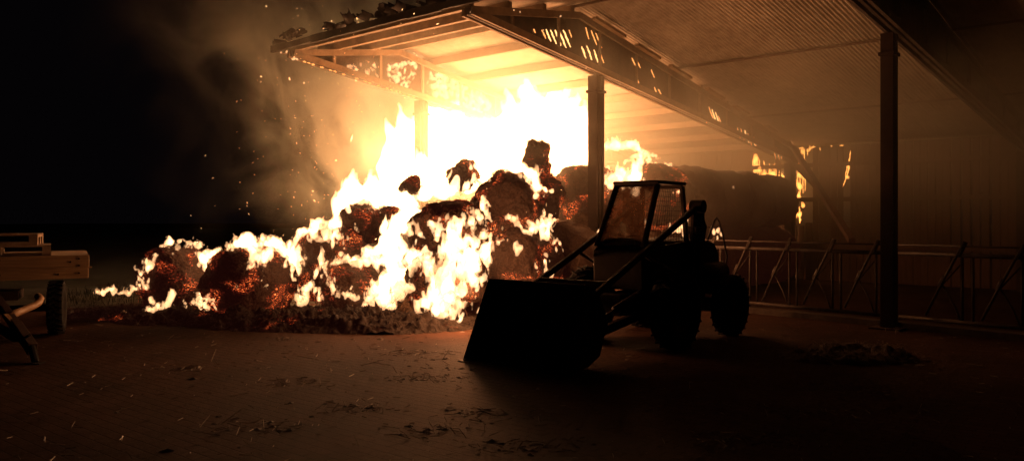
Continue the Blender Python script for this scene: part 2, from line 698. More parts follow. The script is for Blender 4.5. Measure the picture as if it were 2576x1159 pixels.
# back wall: vertical boards with gaps
WB0 = PL + U * 8.45
k = 0
w = -.4
while w < 17.5:
    bw = R.uniform(.13, .17)
    z1 = gt(-8.3) + .10
    z0 = 0
    missing = 9.0 - 4.92 < 0
    px = WB0 + W * w
    gap = .012
    if 8.2 < w < 9.3 or 3.7 < w < 4.9: gap = .045
    mb = MB()
    xx = CX + px[0] / px[1] * F
    if (1885 < xx < 1978 and k % 4) or (1994 < xx < 2036 and k % 3) or (2120 < xx < 2140 and k % 2 == 0):
        z1 = R.uniform(1.35, 1.6)
    mb.box(px + Z * (z0 + z1) / 2 + U * R.uniform(-.008, .008), (.025, bw, z1 - z0), (U, W, Z))
    mb.build('wall_board', M['wallboard'], barn)
    w += bw + gap
    k += 1
for zz in (.9, 2.1, 3.0):
    mb = MB()
    mb.beam(WB0 - U * .06 - W * .4 + Z * zz, WB0 - U * .06 + W * 17.4 + Z * zz, .07, .11)
    mb.build('wall_rail', M['wallboard'], barn)
# knee brace from the far post
FP = PC + U * 8
mb = MB()
mb.beam(FP + Z * 3.05 + W * .1, FP + Z * 2.35 + W * .75, .1, .12)
mb.build('knee_brace', M['darkwood'], barn)

mb = MB()
mb.beam(P(2143, 605, 15.0), P(1996, 372, 19.6), .12, .10)
o = mb.build('leaning_pole', M['wallboard'])
tag(o, 'long dusty timber pole leaning against the wall behind the feed fence', 'pole')

# burning patches on the girders --------------------------------------------------
webL = [o for o in barn.children if o.name.startswith('girder')]


def jag(mb, p0, p1, nrmv, wid, rs, n=9):
    """a ragged flame-lit slit: thin irregular lens between two points"""
    p0, p1 = np.asarray(p0), np.asarray(p1)
    d = nrm(p1 - p0)
    s = nrm(np.cross(d, nrmv))
    V, Fc = [], []
    for i in range(n):
        f = i / (n - 1)
        w_ = wid * (.25 + .75 * math.sin(math.pi * min(1, f * .9 + .08))) * rs.uniform(.5, 1.25)
        c = p0 + (p1 - p0) * f + s * rs.uniform(-.25, .25) * wid
        V += [c - s * w_ / 2 - nrmv * .006, c + s * w_ / 2 - nrmv * .006, c + s * w_ / 2 + nrmv * .006, c - s * w_ / 2 + nrmv * .006]
    for i in range(n - 1):
        a = i * 4
        for q in range(4):
            Fc.append((a + q, a + (q + 1) % 4, a + 4 + (q + 1) % 4, a + 4 + q))
    Fc += [(3, 2, 1, 0), tuple(range(4 * n - 4, 4 * n))]
    mb.add(V, Fc)


M['slit'] = glow('burning_gap', (1, .50, .17), 2.6)
M['slit_dim'] = glow('smouldering_gap', (1, .36, .09), 1.8)
rs = np.random.RandomState(5)


def plane_pt(px, py, base, off=0):
    """where the sight line through (px,py) meets the girder plane through base"""
    d = P(px, py, 1.0) - np.array([0, 0, CAMZ])
    o_ = np.array([0, 0, CAMZ])
    nn = np.array([-U[1], U[0], 0])
    b_ = base + W * off
    t = np.dot(b_ - o_, nn) / np.dot(d, nn)
    return o_ + d * t


nfront = nrm(np.array([-U[1], U[0], 0]))
slits = [(1341, 74, 1346, 84, 0), (1362, 76, 1372, 98, 0), (1372, 75, 1385, 105, 1), (1384, 76, 1398, 112, 1), (1395, 76, 1410, 116, 1), (1405, 76, 1423, 122, 1), (1416, 76, 1434, 120, 1), (1430, 76, 1437, 95, 0),
         (1486, 78, 1500, 114, 0), (1497, 84, 1513, 122, 0), (1472, 70, 1480, 100, 0), (1462, 118, 1473, 148, 1), (1475, 116, 1488, 152, 1), (1493, 126, 1503, 158, 1), (1508, 132, 1518, 160, 0),
         (1588, 146, 1600, 170, 0), (1600, 150, 1610, 172, 0), (1637, 176, 1645, 196, 0), (1600, 196, 1606, 210, 0), (1645, 220, 1652, 240, 0), (1655, 225, 1662, 238, 0),
         (1770, 292, 1777, 310, 0), (1782, 270, 1795, 305, 0), (1790, 275, 1803, 318, 1), (1799, 282, 1811, 322, 1), (1806, 292, 1815, 318, 0),
         (1854, 322, 1861, 348, 0), (1862, 324, 1871, 352, 0), (1872, 328, 1883, 360, 1), (1880, 336, 1890, 366, 0), (1888, 340, 1899, 368, 1), (1895, 345, 1902, 368, 0),
         (1944, 372, 1951, 400, 0), (1952, 372, 1960, 402, 0), (1960, 378, 1966, 400, 0)]
for hot in (1, 0):
    for (x0, y0, x1, y1, h_) in slits:
        if h_ != hot: continue
        mb = MB()
        a = plane_pt(x0, y0, PC, .115)
        b_ = plane_pt(x1, y1, PC, .115)
        jag(mb, a - nfront * .012, b_ - nfront * .012, nfront, .032 if hot else .022, rs, 11)
        mb.build('burning_gap', M['slit'] if hot else M['slit_dim'], webL[1])

# ------------------------------------------------------------------ bales
def strands(Q, Nn, cnt, ln, wd, seed, lift=.5):
    """thin straw stalks lying on and sticking out of a surface"""
    r_ = np.random.RandomState(seed)
    pick = r_.randint(0, len(Q), cnt)
    c = Q[pick]
    n = Nn[pick]
    t = r_.normal(size=(cnt, 3))
    t -= n * (t * n).sum(1, keepdims=True)
    t /= np.linalg.norm(t, axis=1, keepdims=True) + 1e-9
    up = np.abs(r_.normal(size=(cnt, 1))) * lift
    d = t + n * up
    d /= np.linalg.norm(d, axis=1, keepdims=True)
    l_ = ln * r_.uniform(.4, 1.5, (cnt, 1))
    s = np.cross(d, n)
    s /= np.linalg.norm(s, axis=1, keepdims=True) + 1e-9
    a = c - n * .005 - s * wd
    b = c - n * .005 + s * wd
    mid = c + d * l_ * .5 + n * l_ * .08
    e = c + d * l_ - Z * l_ * .15
    V = np.stack([a, b, mid + s * wd, mid - s * wd, e + s * wd * .5, e - s * wd * .5], 1).reshape(-1, 3)
    base = np.arange(cnt)[:, None] * 6
    Fq = np.vstack([base + np.array([0, 1, 2, 3]), base + np.array([3, 2, 4, 5])])
    return V, Fq


BALES = []


def bale(c, Rr, Lh, axis, mat, seed, label, rough=1.0, nstr=900, group='round bales in the fire', squash=1.0, fine=True):
    c = np.asarray(c, float)
    ax = nrm(axis)
    BALES.append((c, Rr, Lh, ax))
    nstr = int(nstr * 1.8)
    t = np.array([0, 0, 1.])
    s = nrm(np.cross(t, ax))
    u = np.cross(ax, s)
    nt_, npf = (150, 100) if fine else (80, 50)
    prof = []
    cr = .22
    for i in range(npf):
        f = i / (npf - 1)
        a = -1 + 2 * f
        # superellipse profile
        an = math.pi * f
        ca, sa = math.cos(an), math.sin(an)
        e = .42
        prof.append((-math.copysign(abs(ca) ** e, ca) * Lh, abs(sa) ** e * Rr))
    prof[0] = (-Lh, 0.0)
    prof[-1] = (Lh, 0.0)
    pa = np.array(prof)
    th = np.arange(nt_) * 2 * math.pi / nt_
    A = pa[:, 0][None, :].repeat(nt_, 0)
    Rd = pa[:, 1][None, :].repeat(nt_, 0)
    T = th[:, None].repeat(npf, 1)
    D3 = A[..., None] * ax + (Rd * np.cos(T))[..., None] * s + (Rd * np.sin(T))[..., None] * u
    D3 = D3.reshape(-1, 3)
    nn = D3 / np.array([1, 1, 1])
    nn = nn / (np.linalg.norm(nn, axis=1, keepdims=True) + 1e-9)
    Q = D3 + seed * 3.3
    disp = .062 * rough * fbm(Q, 2.1, seed, 3) + .022 * rough * fbm(Q, 9, seed + 5, 3, .6) + .012 * fbm(Q, 38, seed + 9, 2)
    V = c + D3 * np.array([1, 1, squash]) + nn * disp[:, None]
    V[:, 2] = np.maximum(V[:, 2], .0 + .01 * vnoise(V, 9, 3))
    idx = np.arange(nt_ * npf).reshape(nt_, npf)
    nx = np.roll(idx, -1, 0)
    Fq = np.stack([idx[:, :-1], idx[:, 1:], nx[:, 1:], nx[:, :-1]], -1).reshape(-1, 4)
    VS, FS = strands(V, nn, nstr, .12, .003, seed, .35)
    o = link_np('round_bale', np.vstack([V, VS]), np.vstack([Fq, FS + len(V)]), mat, False)
    tag(o, label, 'bale', group)
    return o


AX1 = np.array([.55, .8, 0])
bale(P(448, 702, 13.1), .54, .52, (.5, .85, 0), M['bale_b'], 1, 'glowing red round bale at the far left end of the burning pile')
bale(P(628, 718, 12.4), .62, .55, (.35, .9, 0), M['bale_a'], 2, 'dark round bale with small ember patches, second from the left at ground level')
bale(P(835, 662, 13.3), .58, .55, (.6, .7, .1), M['bale_a'], 3, 'slumped bale wrapped in flame streaks right of the dark ground bale', 1.3)
bale(P(895, 722, 12.5), .46, .5, (.8, .4, 0), M['bale_b'], 4, 'small glowing bale at ground level under the slumped bale', 1.2)
bale(P(908, 562, 13.9), .38, .36, (.3, .9, .2), M['bale_b'], 5, 'ember red bale lump perched on top of the slumped bale', 1.6)
bale(P(968, 560, 13.6), .24, .26, (.3, .9, .2), M['bale_b'], 15, 'small ember lump among the tall flames left of the big burning bale', 1.6)
bale(P(1128, 722, 11.9), .56, .52, (.45, .85, 0), M['bale_b'], 6, 'big bale sheathed in white flame beside the tractor bucket', 1.2)
bale(P(1130, 592, 12.2), .54, .5, (.45, .85, 0), M['bale_b'], 7, 'bale with a yellow lit rim resting on the bale sheathed in white flame', 1.5)
bale(P(1032, 755, 12.0), .30, .32, (.6, .7, 0), M['bale_c'], 8, 'small dark bale remnant at the foot of the big flaming bale', 1.5)
bale(P(1290, 540, 13.2), .66, .6, (.4, .9, 0), M['bale_a'], 9, 'tall dark bale with red cracks left of the steel post', 1.4)
bale(P(1300, 676, 13.0), .72, .6, (.5, .8, 0), M['bale_a'], 10, 'scorched bale at the bottom of the heap just above the bucket', 1.2)
bale(P(1354, 425, 13.9), .24, .5, (.1, .1, 1), M['bale_b'], 11, 'narrow upright ember column at the very top of the heap', 1.8)
bale(P(1262, 470, 13.9), .26, .3, (.3, .5, .6), M['bale_c'], 12, 'pointed dark lump on top of the tall dark bale', 1.8)
bale(P(1352, 492, 13.9), .40, .42, (.4, .8, .2), M['bale_a'], 19, 'ember streaked lump joining the narrow upright column to the tall dark bale', 1.4)
bale(P(1412, 655, 13.9), .72, .6, (.5, .8, 0), M['bale_c'], 13, 'dull brown bale at the base of the steel post', 1.1)
bale(P(1165, 440, 14.6), .26, .3, (.3, .8, .3), M['bale_b'], 14, 'burning lump almost hidden in the middle of the white flames', 1.8, 500)
bale(P(1030, 470, 14.4), .20, .25, (.3, .8, .3), M['bale_b'], 16, 'faint burning lump in the flames under the left barn post', 1.8, 400)
bale(P(1478, 495, 15.5), .62, .6, (.5, .8, 0), M['bale_a'], 17, 'round bale with a curved lit edge directly behind the steel post', 1.1)
bale(P(1478, 615, 15.5), .70, .6, (.5, .8, 0), M['bale_c'], 18, 'dark bale under the one with the curved lit edge behind the steel post', 1.1)
words_ = ['nearest the post', 'second from the post', 'third from the post', 'fourth from the post', 'fifth from the post', 'at the far end']
base0 = np.array([2.95, 15.9, 0])
for i in range(5):
    c0 = base0 + U * (i * 1.22)
    R2 = .69
    q = 'far' if i == 4 else ''
    bale(c0 + Z * 2.03, R2 - (.04 if i == 4 else 0), .62, U + np.array([0, 0, 0]), M['bale_c'] if i else M['bale_a'], 20 + i, ['upper row bale with flames on it, first right of the steel post', 'upper row bale, second right of the steel post', 'upper row bale in the middle of the smoky long stack', 'upper row bale, last but one in the long stack', 'rounded upper bale that ends the long stack by the back wall'][i], .8, 500, 'bales in the long smoky stack', fine=i < 2)
    bale(c0 + Z * .70, .72, .62, U, M['bale_c'], 30 + i, ['bottom row bale behind the tractor cab, nearest the steel post', 'bottom row bale, second one right of the steel post', 'bottom row bale in the middle of the long stack', 'bottom row bale, last but one in the long stack', 'bottom bale that ends the long stack by the back wall'][i], .8, 300, 'bales in the long smoky stack', fine=False)

# charred straw bed along the foot of the heap
seg = [(190, 792, .10), (300, 790, .16), (400, 805, .22), (520, 808, .26), (650, 820, .28), (780, 822, .30), (900, 825, .30), (1000, 828, .26), (1100, 822, .22), (1180, 812, .15)]
gp = []
for x, y, hh_ in seg:
    D = CAMZ * F / (y - HY)
    gp.append((P(x, y, D), hh_))
xs = np.linspace(-7.6, .2, 420)
ys = np.linspace(10.6, 14.4, 190)
X, Y = np.meshgrid(xs, ys, indexing='ij')
H = np.zeros_like(X)
for i in range(len(gp) - 1):
    a, ha = gp[i]
    b_, hb = gp[i + 1]
    ab = (b_ - a)[:2]
    t = np.clip(((X - a[0]) * ab[0] + (Y - a[1]) * ab[1]) / (ab @ ab), 0, 1)
    dx = X - a[0] - ab[0] * t
    dy = Y - a[1] - ab[1] * t
    d = np.sqrt(dx ** 2 + (np.where(dy > 0, dy * .35, dy)) ** 2)
    hh_ = ha + (hb - ha) * t
    H = np.maximum(H, .72 * hh_ * np.clip(1 - (d / .62) ** 1.6, 0, 1) ** .8)
Q = np.stack([X.ravel(), Y.ravel(), np.zeros(X.size)], 1)
nz = fbm(Q, 2.2, 2, 3).reshape(X.shape) * .4 + fbm(Q, 11, 4, 3, .6).reshape(X.shape) * .45
Zz = H * (1 + nz * .8) + np.where(H > 0, .05 * nz, 0) - .03
V = np.stack([X, Y, Zz], -1).reshape(-1, 3)
idx = np.arange(X.size).reshape(X.shape)
Fq = np.stack([idx[:-1, :-1], idx[1:, :-1], idx[1:, 1:], idx[:-1, 1:]], -1).reshape(-1, 4)
keep = Zz.ravel()[Fq].max(1) > -.02
Fq = Fq[keep]
top = V[Zz.ravel() > .02]
VS, FS = strands(top, np.tile(Z, (len(top), 1)), 3500, .16, .004, 77, .25)
o = link_np('charred_straw', np.vstack([V, VS]), np.vstack([Fq, FS + len(V)]), M['char'])
tag(o, 'black mat of charred loose straw along the foot of the burning bales', 'straw', kind='stuff')

# ------------------------------------------------------------------ flames
def fire(name, blobs, h, mat, seed, label, amp=1.0, tongues=1.0, kind='stuff', lean=0.0, group=None, lick=2, lam=.42, path=False, ga=.55):
    """blobs: (px, py, rpx, D) -> spheres joined into one body of flame, torn upward by turbulence"""
    r_ = np.random.RandomState(seed)
    S = []
    if path:
        bl2 = []
        for i, q in enumerate(blobs):
            bl2.append(q)
            if i + 1 < len(blobs):
                n_ = blobs[i + 1]
                dd = math.hypot(n_[0] - q[0], n_[1] - q[1])
                if dd < 2.9 * (q[2] + n_[2]):
                    for k in (1, 2):
                        f = k / 3
                        bl2.append(tuple(q[j] + (n_[j] - q[j]) * f for j in range(4)))
        blobs = bl2
    for (x, y, r, D) in blobs:
        c = P(x, y, D)
        rm = r * D / F
        S.append((c, rm, 1.0))
        for q in range(lick):
            if r_.uniform() < .85 * tongues:
                p = c + np.array([r_.normal() * rm * .5, r_.normal() * rm * .3, rm * .3])
                rr = rm * r_.uniform(.3, .6)
                ln = r_.uniform(1.0, 2.8) * tongues
                n = 7
                dx = r_.normal() * .25 + lean
                for k in range(n):
                    f = (k + 1) / n
                    S.append((p + np.array([dx * rm * f * f * 1.4, r_.normal() * .02, rm * ln * f]), rr * (1 - f) ** .75 + .008, 1.0))
    C = np.array([s_[0] for s_ in S])
    RR = np.array([s_[1] for s_ in S])
    pad = .22
    lo = (C - RR[:, None]).min(0) - pad
    hi = (C + RR[:, None]).max(0) + pad
    shp = tuple(int(v) for v in np.ceil((hi - lo) / h) + 1)
    rng = np.random.RandomState(seed + 1)

    def turb(scale, l1):
        t = 0
        a = 1.0
        l = l1
        for o_ in range(4):
            if l < h * 1.6: break
            t = t + a * gridnoise(shp, h, (l, l, l * 1.9), rng)
            l *= .5
            a *= ga
        return t * scale
    wx = turb(.085 * amp, lam)
    wy = turb(.05 * amp, lam)
    wz = turb(.10 * amp, lam)
    ripple = turb(.18, lam * .6)
    G = np.zeros(shp, np.float32)
    gx = (lo[0] + np.arange(shp[0]) * h).astype(np.float32)
    gy = (lo[1] + np.arange(shp[1]) * h).astype(np.float32)
    gz = (lo[2] + np.arange(shp[2]) * h).astype(np.float32)
    for c, r, w_ in S:
        rr = r * 1.35
        m_ = rr + min(.16 * amp, .2)
        a = np.maximum(0, ((c - m_ - lo) / h).astype(int))
        b_ = np.minimum(shp, ((c + m_ - lo) / h).astype(int) + 2)
        if np.any(b_ <= a): continue
        sl = tuple(slice(a[i], b_[i]) for i in range(3))
        dx = gx[sl[0]][:, None, None] + wx[sl] - c[0]
        dy = gy[sl[1]][None, :, None] + wy[sl] - c[1]
        dz = gz[sl[2]][None, None, :] + wz[sl] - c[2]
        k = np.clip(1 - (dx * dx + dy * dy * 1.1 + dz * dz * .8) / (rr * rr), 0, 1)
        G[sl] += k * k
    G = G - .22 * (1 + ripple * 2.2)
    V, Q = surface_nets(G, lo, h)
    V[:, 2] = np.maximum(V[:, 2], .012)
    o = link_np(name, V, Q, mat, True)
    return tag(o, label, 'fire', group, kind)


main = []
front_ = [(1048, 395, 16), (1062, 410, 22), (1085, 415, 20), (1045, 440, 28), (1080, 450, 30), (1020, 420, 22), (1010, 395, 14), (1110, 450, 22), (1130, 470, 20), (1060, 480, 26)]
for x, y, r in [(1000, 375, 34), (1040, 345, 42), (1090, 320, 46), (1140, 330, 42), (1190, 345, 40), (1240, 345, 44), (1290, 320, 44), (1340, 300, 44), (1390, 300, 46), (1435, 320, 42), (1460, 365, 36),
                (1322, 240, 24), (1318, 220, 12), (1390, 245, 26), (1428, 268, 26), (1455, 290, 20), (1362, 262, 24),
                (985, 430, 34), (1030, 410, 44), (1085, 390, 44), (1140, 390, 40), (1200, 390, 44), (1260, 380, 44), (1320, 350, 40), (1400, 370, 40), (1430, 410, 26), (1400, 430, 18),
                (1000, 480, 38), (1060, 455, 40), (1115, 440, 34), (1215, 430, 30), (1270, 415, 26), (1445, 385, 30), (1300, 385, 24), (1180, 470, 24), (1110, 475, 22)]:
    main.append((x, y, r, 18.3 + ((x * 7 + y * 3) % 10) * .08))
main += [(x, y, r, 16.9) for x, y, r in front_]
fire('tall_flames', main, .038, M['flame'], 3, 'wall of white hot flame under the barn roof between the two nearer posts', 1.5, .8, lam=.5, ga=.62)
mid = [(x, y, r * .98, D) for x, y, r, D in [
    (850, 555, 14, 13.6), (848, 520, 18, 13.7), (870, 500, 18, 13.8), (900, 488, 18, 14.0), (940, 480, 20, 14.1), (880, 530, 10, 13.4), (855, 545, 16, 14.3), (850, 500, 20, 14.4), (868, 475, 14, 14.4), (890, 480, 16, 14.4), (915, 478, 16, 14.4), (950, 490, 20, 14.4), (990, 510, 26, 14.3), (1030, 505, 26, 14.2), (975, 470, 20, 14.4),
    (1020, 560, 26, 13.0), (1000, 600, 24, 12.9), (985, 640, 22, 12.7), (978, 680, 19, 12.5), (985, 715, 16, 12.4), (1000, 740, 9, 12.3), (965, 610, 18, 12.9), (1040, 530, 18, 12.9), (955, 640, 12, 12.7), (1015, 640, 14, 12.3),
    (1015, 690, 12, 12.2), (1000, 660, 16, 12.3), (960, 735, 7, 12.2), (890, 520, 8, 13.3), (880, 500, 8, 13.3), (1110, 470, 14, 13.7), (1140, 475, 13, 13.7), (1175, 470, 12, 13.7), (1195, 455, 10, 13.7), (1125, 440, 8, 13.8), (1205, 420, 12, 13.9), (1180, 430, 7, 13.8), (960, 520, 10, 13.2), (940, 500, 9, 13.4), (975, 570, 12, 13.1)]]
fire('middle_flames', mid, .024, M['flame'], 5, 'river of white flame pouring down the middle of the heap', 1.15, .9, lam=.36, ga=.65)
big = [(x, y, r * .9, D) for x, y, r, D in [
    (1085, 578, 11, 11.5), (1110, 582, 14, 11.5), (1140, 590, 18, 11.45), (1168, 600, 18, 11.4), (1185, 635, 17, 11.35), (1195, 670, 17, 11.3), (1190, 705, 16, 11.3), (1170, 690, 16, 11.25), (1160, 650, 13, 11.3), (1140, 615, 11, 11.35),
    (1165, 730, 15, 11.25), (1145, 745, 12, 11.25), (1130, 715, 14, 11.2), (1100, 735, 14, 11.2), (1075, 745, 13, 11.3), (1062, 765, 11, 11.3), (1085, 775, 11, 11.25), (1110, 780, 8, 11.2), (1095, 705, 11, 11.25), (1155, 790, 6, 11.2),
    (1060, 600, 7, 11.6), (1070, 640, 7, 11.5), (1085, 665, 8, 11.4), (1055, 670, 6, 11.5), (1190, 560, 7, 11.6), (1170, 550, 8, 11.7), (1205, 740, 8, 11.3), (1215, 700, 9, 11.4), (1040, 620, 6, 11.6), (1110, 640, 6, 11.4), (1130, 770, 7, 11.2)]]
fire('big_bale_flames', big, .017, M['flame'], 8, 'sheet of white flame wrapped round the big bale beside the bucket', 1.15, 1.1, lam=.28, ga=.68)
left = [(x, y, r * .8, D) for x, y, r, D in [
    # over and around the two left bales
    (366, 700, 7, 12.8), (362, 715, 8, 12.7), (372, 728, 6, 12.6), (375, 672, 4, 12.8), (384, 652, 4, 12.9), (400, 640, 3.5, 12.9), (425, 633, 3.5, 12.9), (455, 631, 3.5, 12.9), (365, 688, 5, 12.8),
    (535, 660, 8, 12.6), (548, 668, 10, 12.5), (558, 662, 9, 12.4), (572, 640, 9, 12.5), (585, 628, 10, 12.5), (592, 612, 6, 12.5), (610, 640, 8, 12.6), (625, 630, 10, 12.7), (648, 622, 14, 12.8), (672, 628, 14, 12.8), (690, 642, 12, 12.7), (705, 630, 11, 12.9), (720, 655, 12, 12.6), (735, 670, 9, 12.4), (742, 690, 7, 12.3), (750, 702, 5, 12.2), (735, 620, 10, 12.9), (758, 602, 8, 12.9), (775, 588, 8, 13.0), (790, 582, 7, 13.0),
    (600, 715, 4, 11.8), (606, 722, 4, 11.8), (675, 722, 3, 11.8),
    # ground flames
    (242, 744, 5, 12.9), (256, 742, 7, 12.9), (272, 741, 7, 12.8), (290, 740, 6, 12.8), (312, 735, 6, 12.8), (330, 730, 7, 12.8), (345, 728, 5, 12.7), (355, 735, 4, 12.6),
    (368, 782, 5, 12.0), (382, 778, 6, 12.0), (400, 776, 7, 12.0), (420, 770, 8, 12.0), (432, 762, 8, 12.0), (428, 750, 5, 12.0),
    (465, 768, 4, 12.0), (485, 762, 5, 12.0), (505, 758, 6, 12.0), (522, 763, 6, 12.0), (535, 772, 5, 11.9), (545, 780, 3.5, 11.8), (306, 801, 2.5, 12.2), (322, 800, 2.5, 12.2)]]
fire('left_pile_flames', left, .017, M['flame_s'], 12, 'tongues of flame licking round the two leftmost bales and the ground before them', .95, 1.3, lam=.2, path=True, ga=.72)
cen = [(x, y, r * .8, D) for x, y, r, D in [
    (785, 600, 6, 12.7), (805, 601, 7, 12.65), (825, 602, 7, 12.6), (845, 603, 7, 12.6), (862, 606, 6, 12.6),
    (790, 720, 8, 12.0), (785, 735, 9, 11.9), (775, 748, 9, 11.9), (760, 755, 8, 11.9), (745, 757, 6, 11.9), (797, 700, 7, 12.0), (792, 690, 6, 12.1),
    (818, 640, 8, 12.4), (822, 660, 9, 12.4), (826, 680, 9, 12.3), (832, 700, 9, 12.2), (840, 720, 8, 12.1), (848, 738, 6, 12.0), (812, 655, 6, 12.4), (850, 672, 8, 12.2), (870, 666, 8, 12.2), (888, 660, 9, 12.2), (908, 656, 9, 12.2), (928, 657, 9, 12.2), (940, 662, 7, 12.2),
    (868, 745, 7, 11.9), (885, 738, 7, 11.9), (900, 740, 6, 11.9), (880, 722, 5, 11.9), (925, 748, 6, 11.9), (945, 738, 6, 11.9), (985, 812, 4, 11.3), (975, 806, 3, 11.3), (955, 745, 8, 12.0), (970, 748, 7, 12.0), (1000, 808, 3, 11.3), (1012, 740, 5, 11.8)]]
fire('streak_flames', cen, .017, M['flame_s'], 14, 'white flame streaks running down the slumped bale in the centre left', .95, 1.2, lam=.2, path=True, ga=.72)
rt = [(x, y, r, D) for x, y, r, D in [
    (1280, 560, 5, 12.45), (1292, 568, 4, 12.45), (1305, 578, 5, 12.4), (1320, 585, 5, 12.4), (1335, 582, 5, 12.4), (1352, 565, 4, 12.5), (1366, 562, 4, 12.5), (1380, 566, 5, 12.5), (1392, 572, 4, 12.5), (1385, 550, 3, 12.5),
    (1285, 605, 4, 12.2), (1290, 620, 5, 12.2), (1298, 632, 5, 12.2), (1305, 622, 4, 12.2), (1220, 618, 4, 12.1), (1235, 628, 4, 12.1), (1350, 660, 3, 12.2), (1352, 678, 2.5, 12.2), (1250, 600, 3, 12.2), (1335, 545, 3, 12.5), (1240, 520, 3, 12.5),
    (1320, 440, 7, 13.2), (1340, 442, 8, 13.2), (1355, 430, 6, 13.3), (1305, 432, 6, 13.3), (1295, 420, 5, 13.3)]]
fire('scattered_flames', rt, .017, M['flame_s'], 21, 'small scattered flames on the dark bales left of the steel post', .95, 1.2, lam=.2, path=True, ga=.72)
rt2 = [(x, y, r, D) for x, y, r, D in [
    (1528, 374, 8, 15.4), (1545, 370, 9, 15.4), (1562, 369, 9, 15.5), (1580, 373, 8, 15.6), (1597, 378, 6, 15.7), (1612, 385, 5, 15.9), (1628, 394, 5, 16.1), (1643, 402, 4, 16.4),
    (1522, 462, 8, 14.9), (1530, 448, 7, 14.9), (1545, 456, 9, 14.9), (1560, 440, 11, 14.9), (1575, 448, 12, 14.95), (1590, 452, 11, 15.0), (1602, 430, 8, 15.0), (1605, 405, 6, 15.0), (1562, 420, 8, 14.9), (1615, 455, 7, 15.1), (1600, 390, 4, 15.1)]]
fire('bale_top_flames', rt2, .022, M['flame_s'], 23, 'flames on the first bales right of the steel post above the cab', 1.05, 1.4, lam=.26, path=True, ga=.7)
bk = [(x, y, r, D) for x, y, r, D in [
    (1626, 575, 6, 13.4), (1628, 560, 5, 13.4), (1690, 583, 8, 13.6), (1705, 582, 8, 13.6), (1722, 575, 8, 13.6), (1724, 555, 6, 13.6), (1722, 592, 5, 13.6), (1508, 585, 5, 13.6), (1520, 580, 5, 13.6), (1796, 590, 5, 13.8), (1806, 585, 5, 13.8), (1815, 592, 4, 13.8), (1803, 603, 3, 13.8), (1680, 592, 5, 13.6)]]
fire('flames_behind_tractor', bk, .018, M['flame_s'], 25, 'low flames on the ground seen through and beside the tractor cab', .4, 1.0)
bw = [(x, y, r, D) for x, y, r, D in [
    (1958, 488, 9, 21.3), (1950, 470, 6, 21.3), (1965, 470, 6, 21.3), (1930, 440, 6, 21.0), (1915, 425, 5, 21.0), (1895, 405, 4, 21.2), (1925, 525, 6, 20.9), (1932, 540, 4, 20.9), (1905, 420, 9, 21.2), (1918, 450, 10, 21.2), (1935, 480, 10, 21.2), (1945, 440, 9, 21.3), (1945, 520, 9, 21.2), (1950, 550, 6, 21.2), (1900, 400, 8, 21.2), (1962, 500, 9, 21.3), (1940, 500, 9, 21.3), (1965, 450, 7, 21.3), (1948, 420, 7, 21.3), (1930, 505, 8, 21.2), (2022, 410, 5, 21), (2026, 450, 5, 21), (2018, 520, 6, 21), (2010, 555, 4, 21), (2035, 378, 5, 20.8), (2050, 375, 4, 20.6), (2006, 500, 8, 21), (2012, 470, 8, 21), (2016, 440, 8, 21), (2010, 410, 7, 21), (2020, 385, 6, 21), (2008, 540, 6, 21), (2130, 420, 4, 20), (2126, 450, 4, 20)]]
fire('flames_behind_wall', bw, .03, M['flame_d'], 27, 'orange fire seen through the burnt boards of the back wall by the far post', .8, 1.3)
# flames through the left girder
gl = []
for i in range(70):
    x = 872 + 356 * i / 69
    yt = 165 - (x - 872) * .01 if x < 1050 else 165 + (x - 1050) * .47
    yb = 171 + (x - 872) * .375
    if 960 < x < 977 or 1043 < x < 1078: continue
    rr_ = 2.5 if x < 975 else 2.9
    rows = max(1, int((yb - yt) / 14))
    for q in range(rows + 1):
        if R.random() < (.32 if x < 1050 else .2): continue
        yy = yt + (yb - yt) * (q + R.uniform(-.25, .25)) / max(1, rows)
        pt = plane_pt(x, yy, PL, .13)
        gl.append((x, yy, R.uniform(rr_, rr_ * 2.0) + (1 if x > 1080 else 0), pt[1]))
fire('girder_flames', gl, .02, M['flame_s'], 31, 'lattice of flame eating through the left hand barn girder', .7, .7, lam=.22, ga=.7)
ev = [(x, y, r, D) for x, y, r, D in [(1157, 8, 3, 12.2), (1165, 14, 3.5, 12.2), (1172, 5, 3, 12.2), (1150, 4, 3, 12.2), (1185, 3, 3, 12.2), (704, 130, 3, 15.4), (716, 128, 3, 15.4), (728, 112, 3, 15.3), (735, 146, 4, 15.3), (745, 148, 3, 15.3), (1184, 34, 2.5, 12.1), (1195, 35, 3, 12.1), (1290, 32, 2, 12.0), (1308, 37, 2, 12.0), (1410, 38, 2, 12.5)]]
fire('eave_flames', ev, .016, M['flame_s'], 33, 'small flames clinging to the broken front eave of the barn', .4, .6)

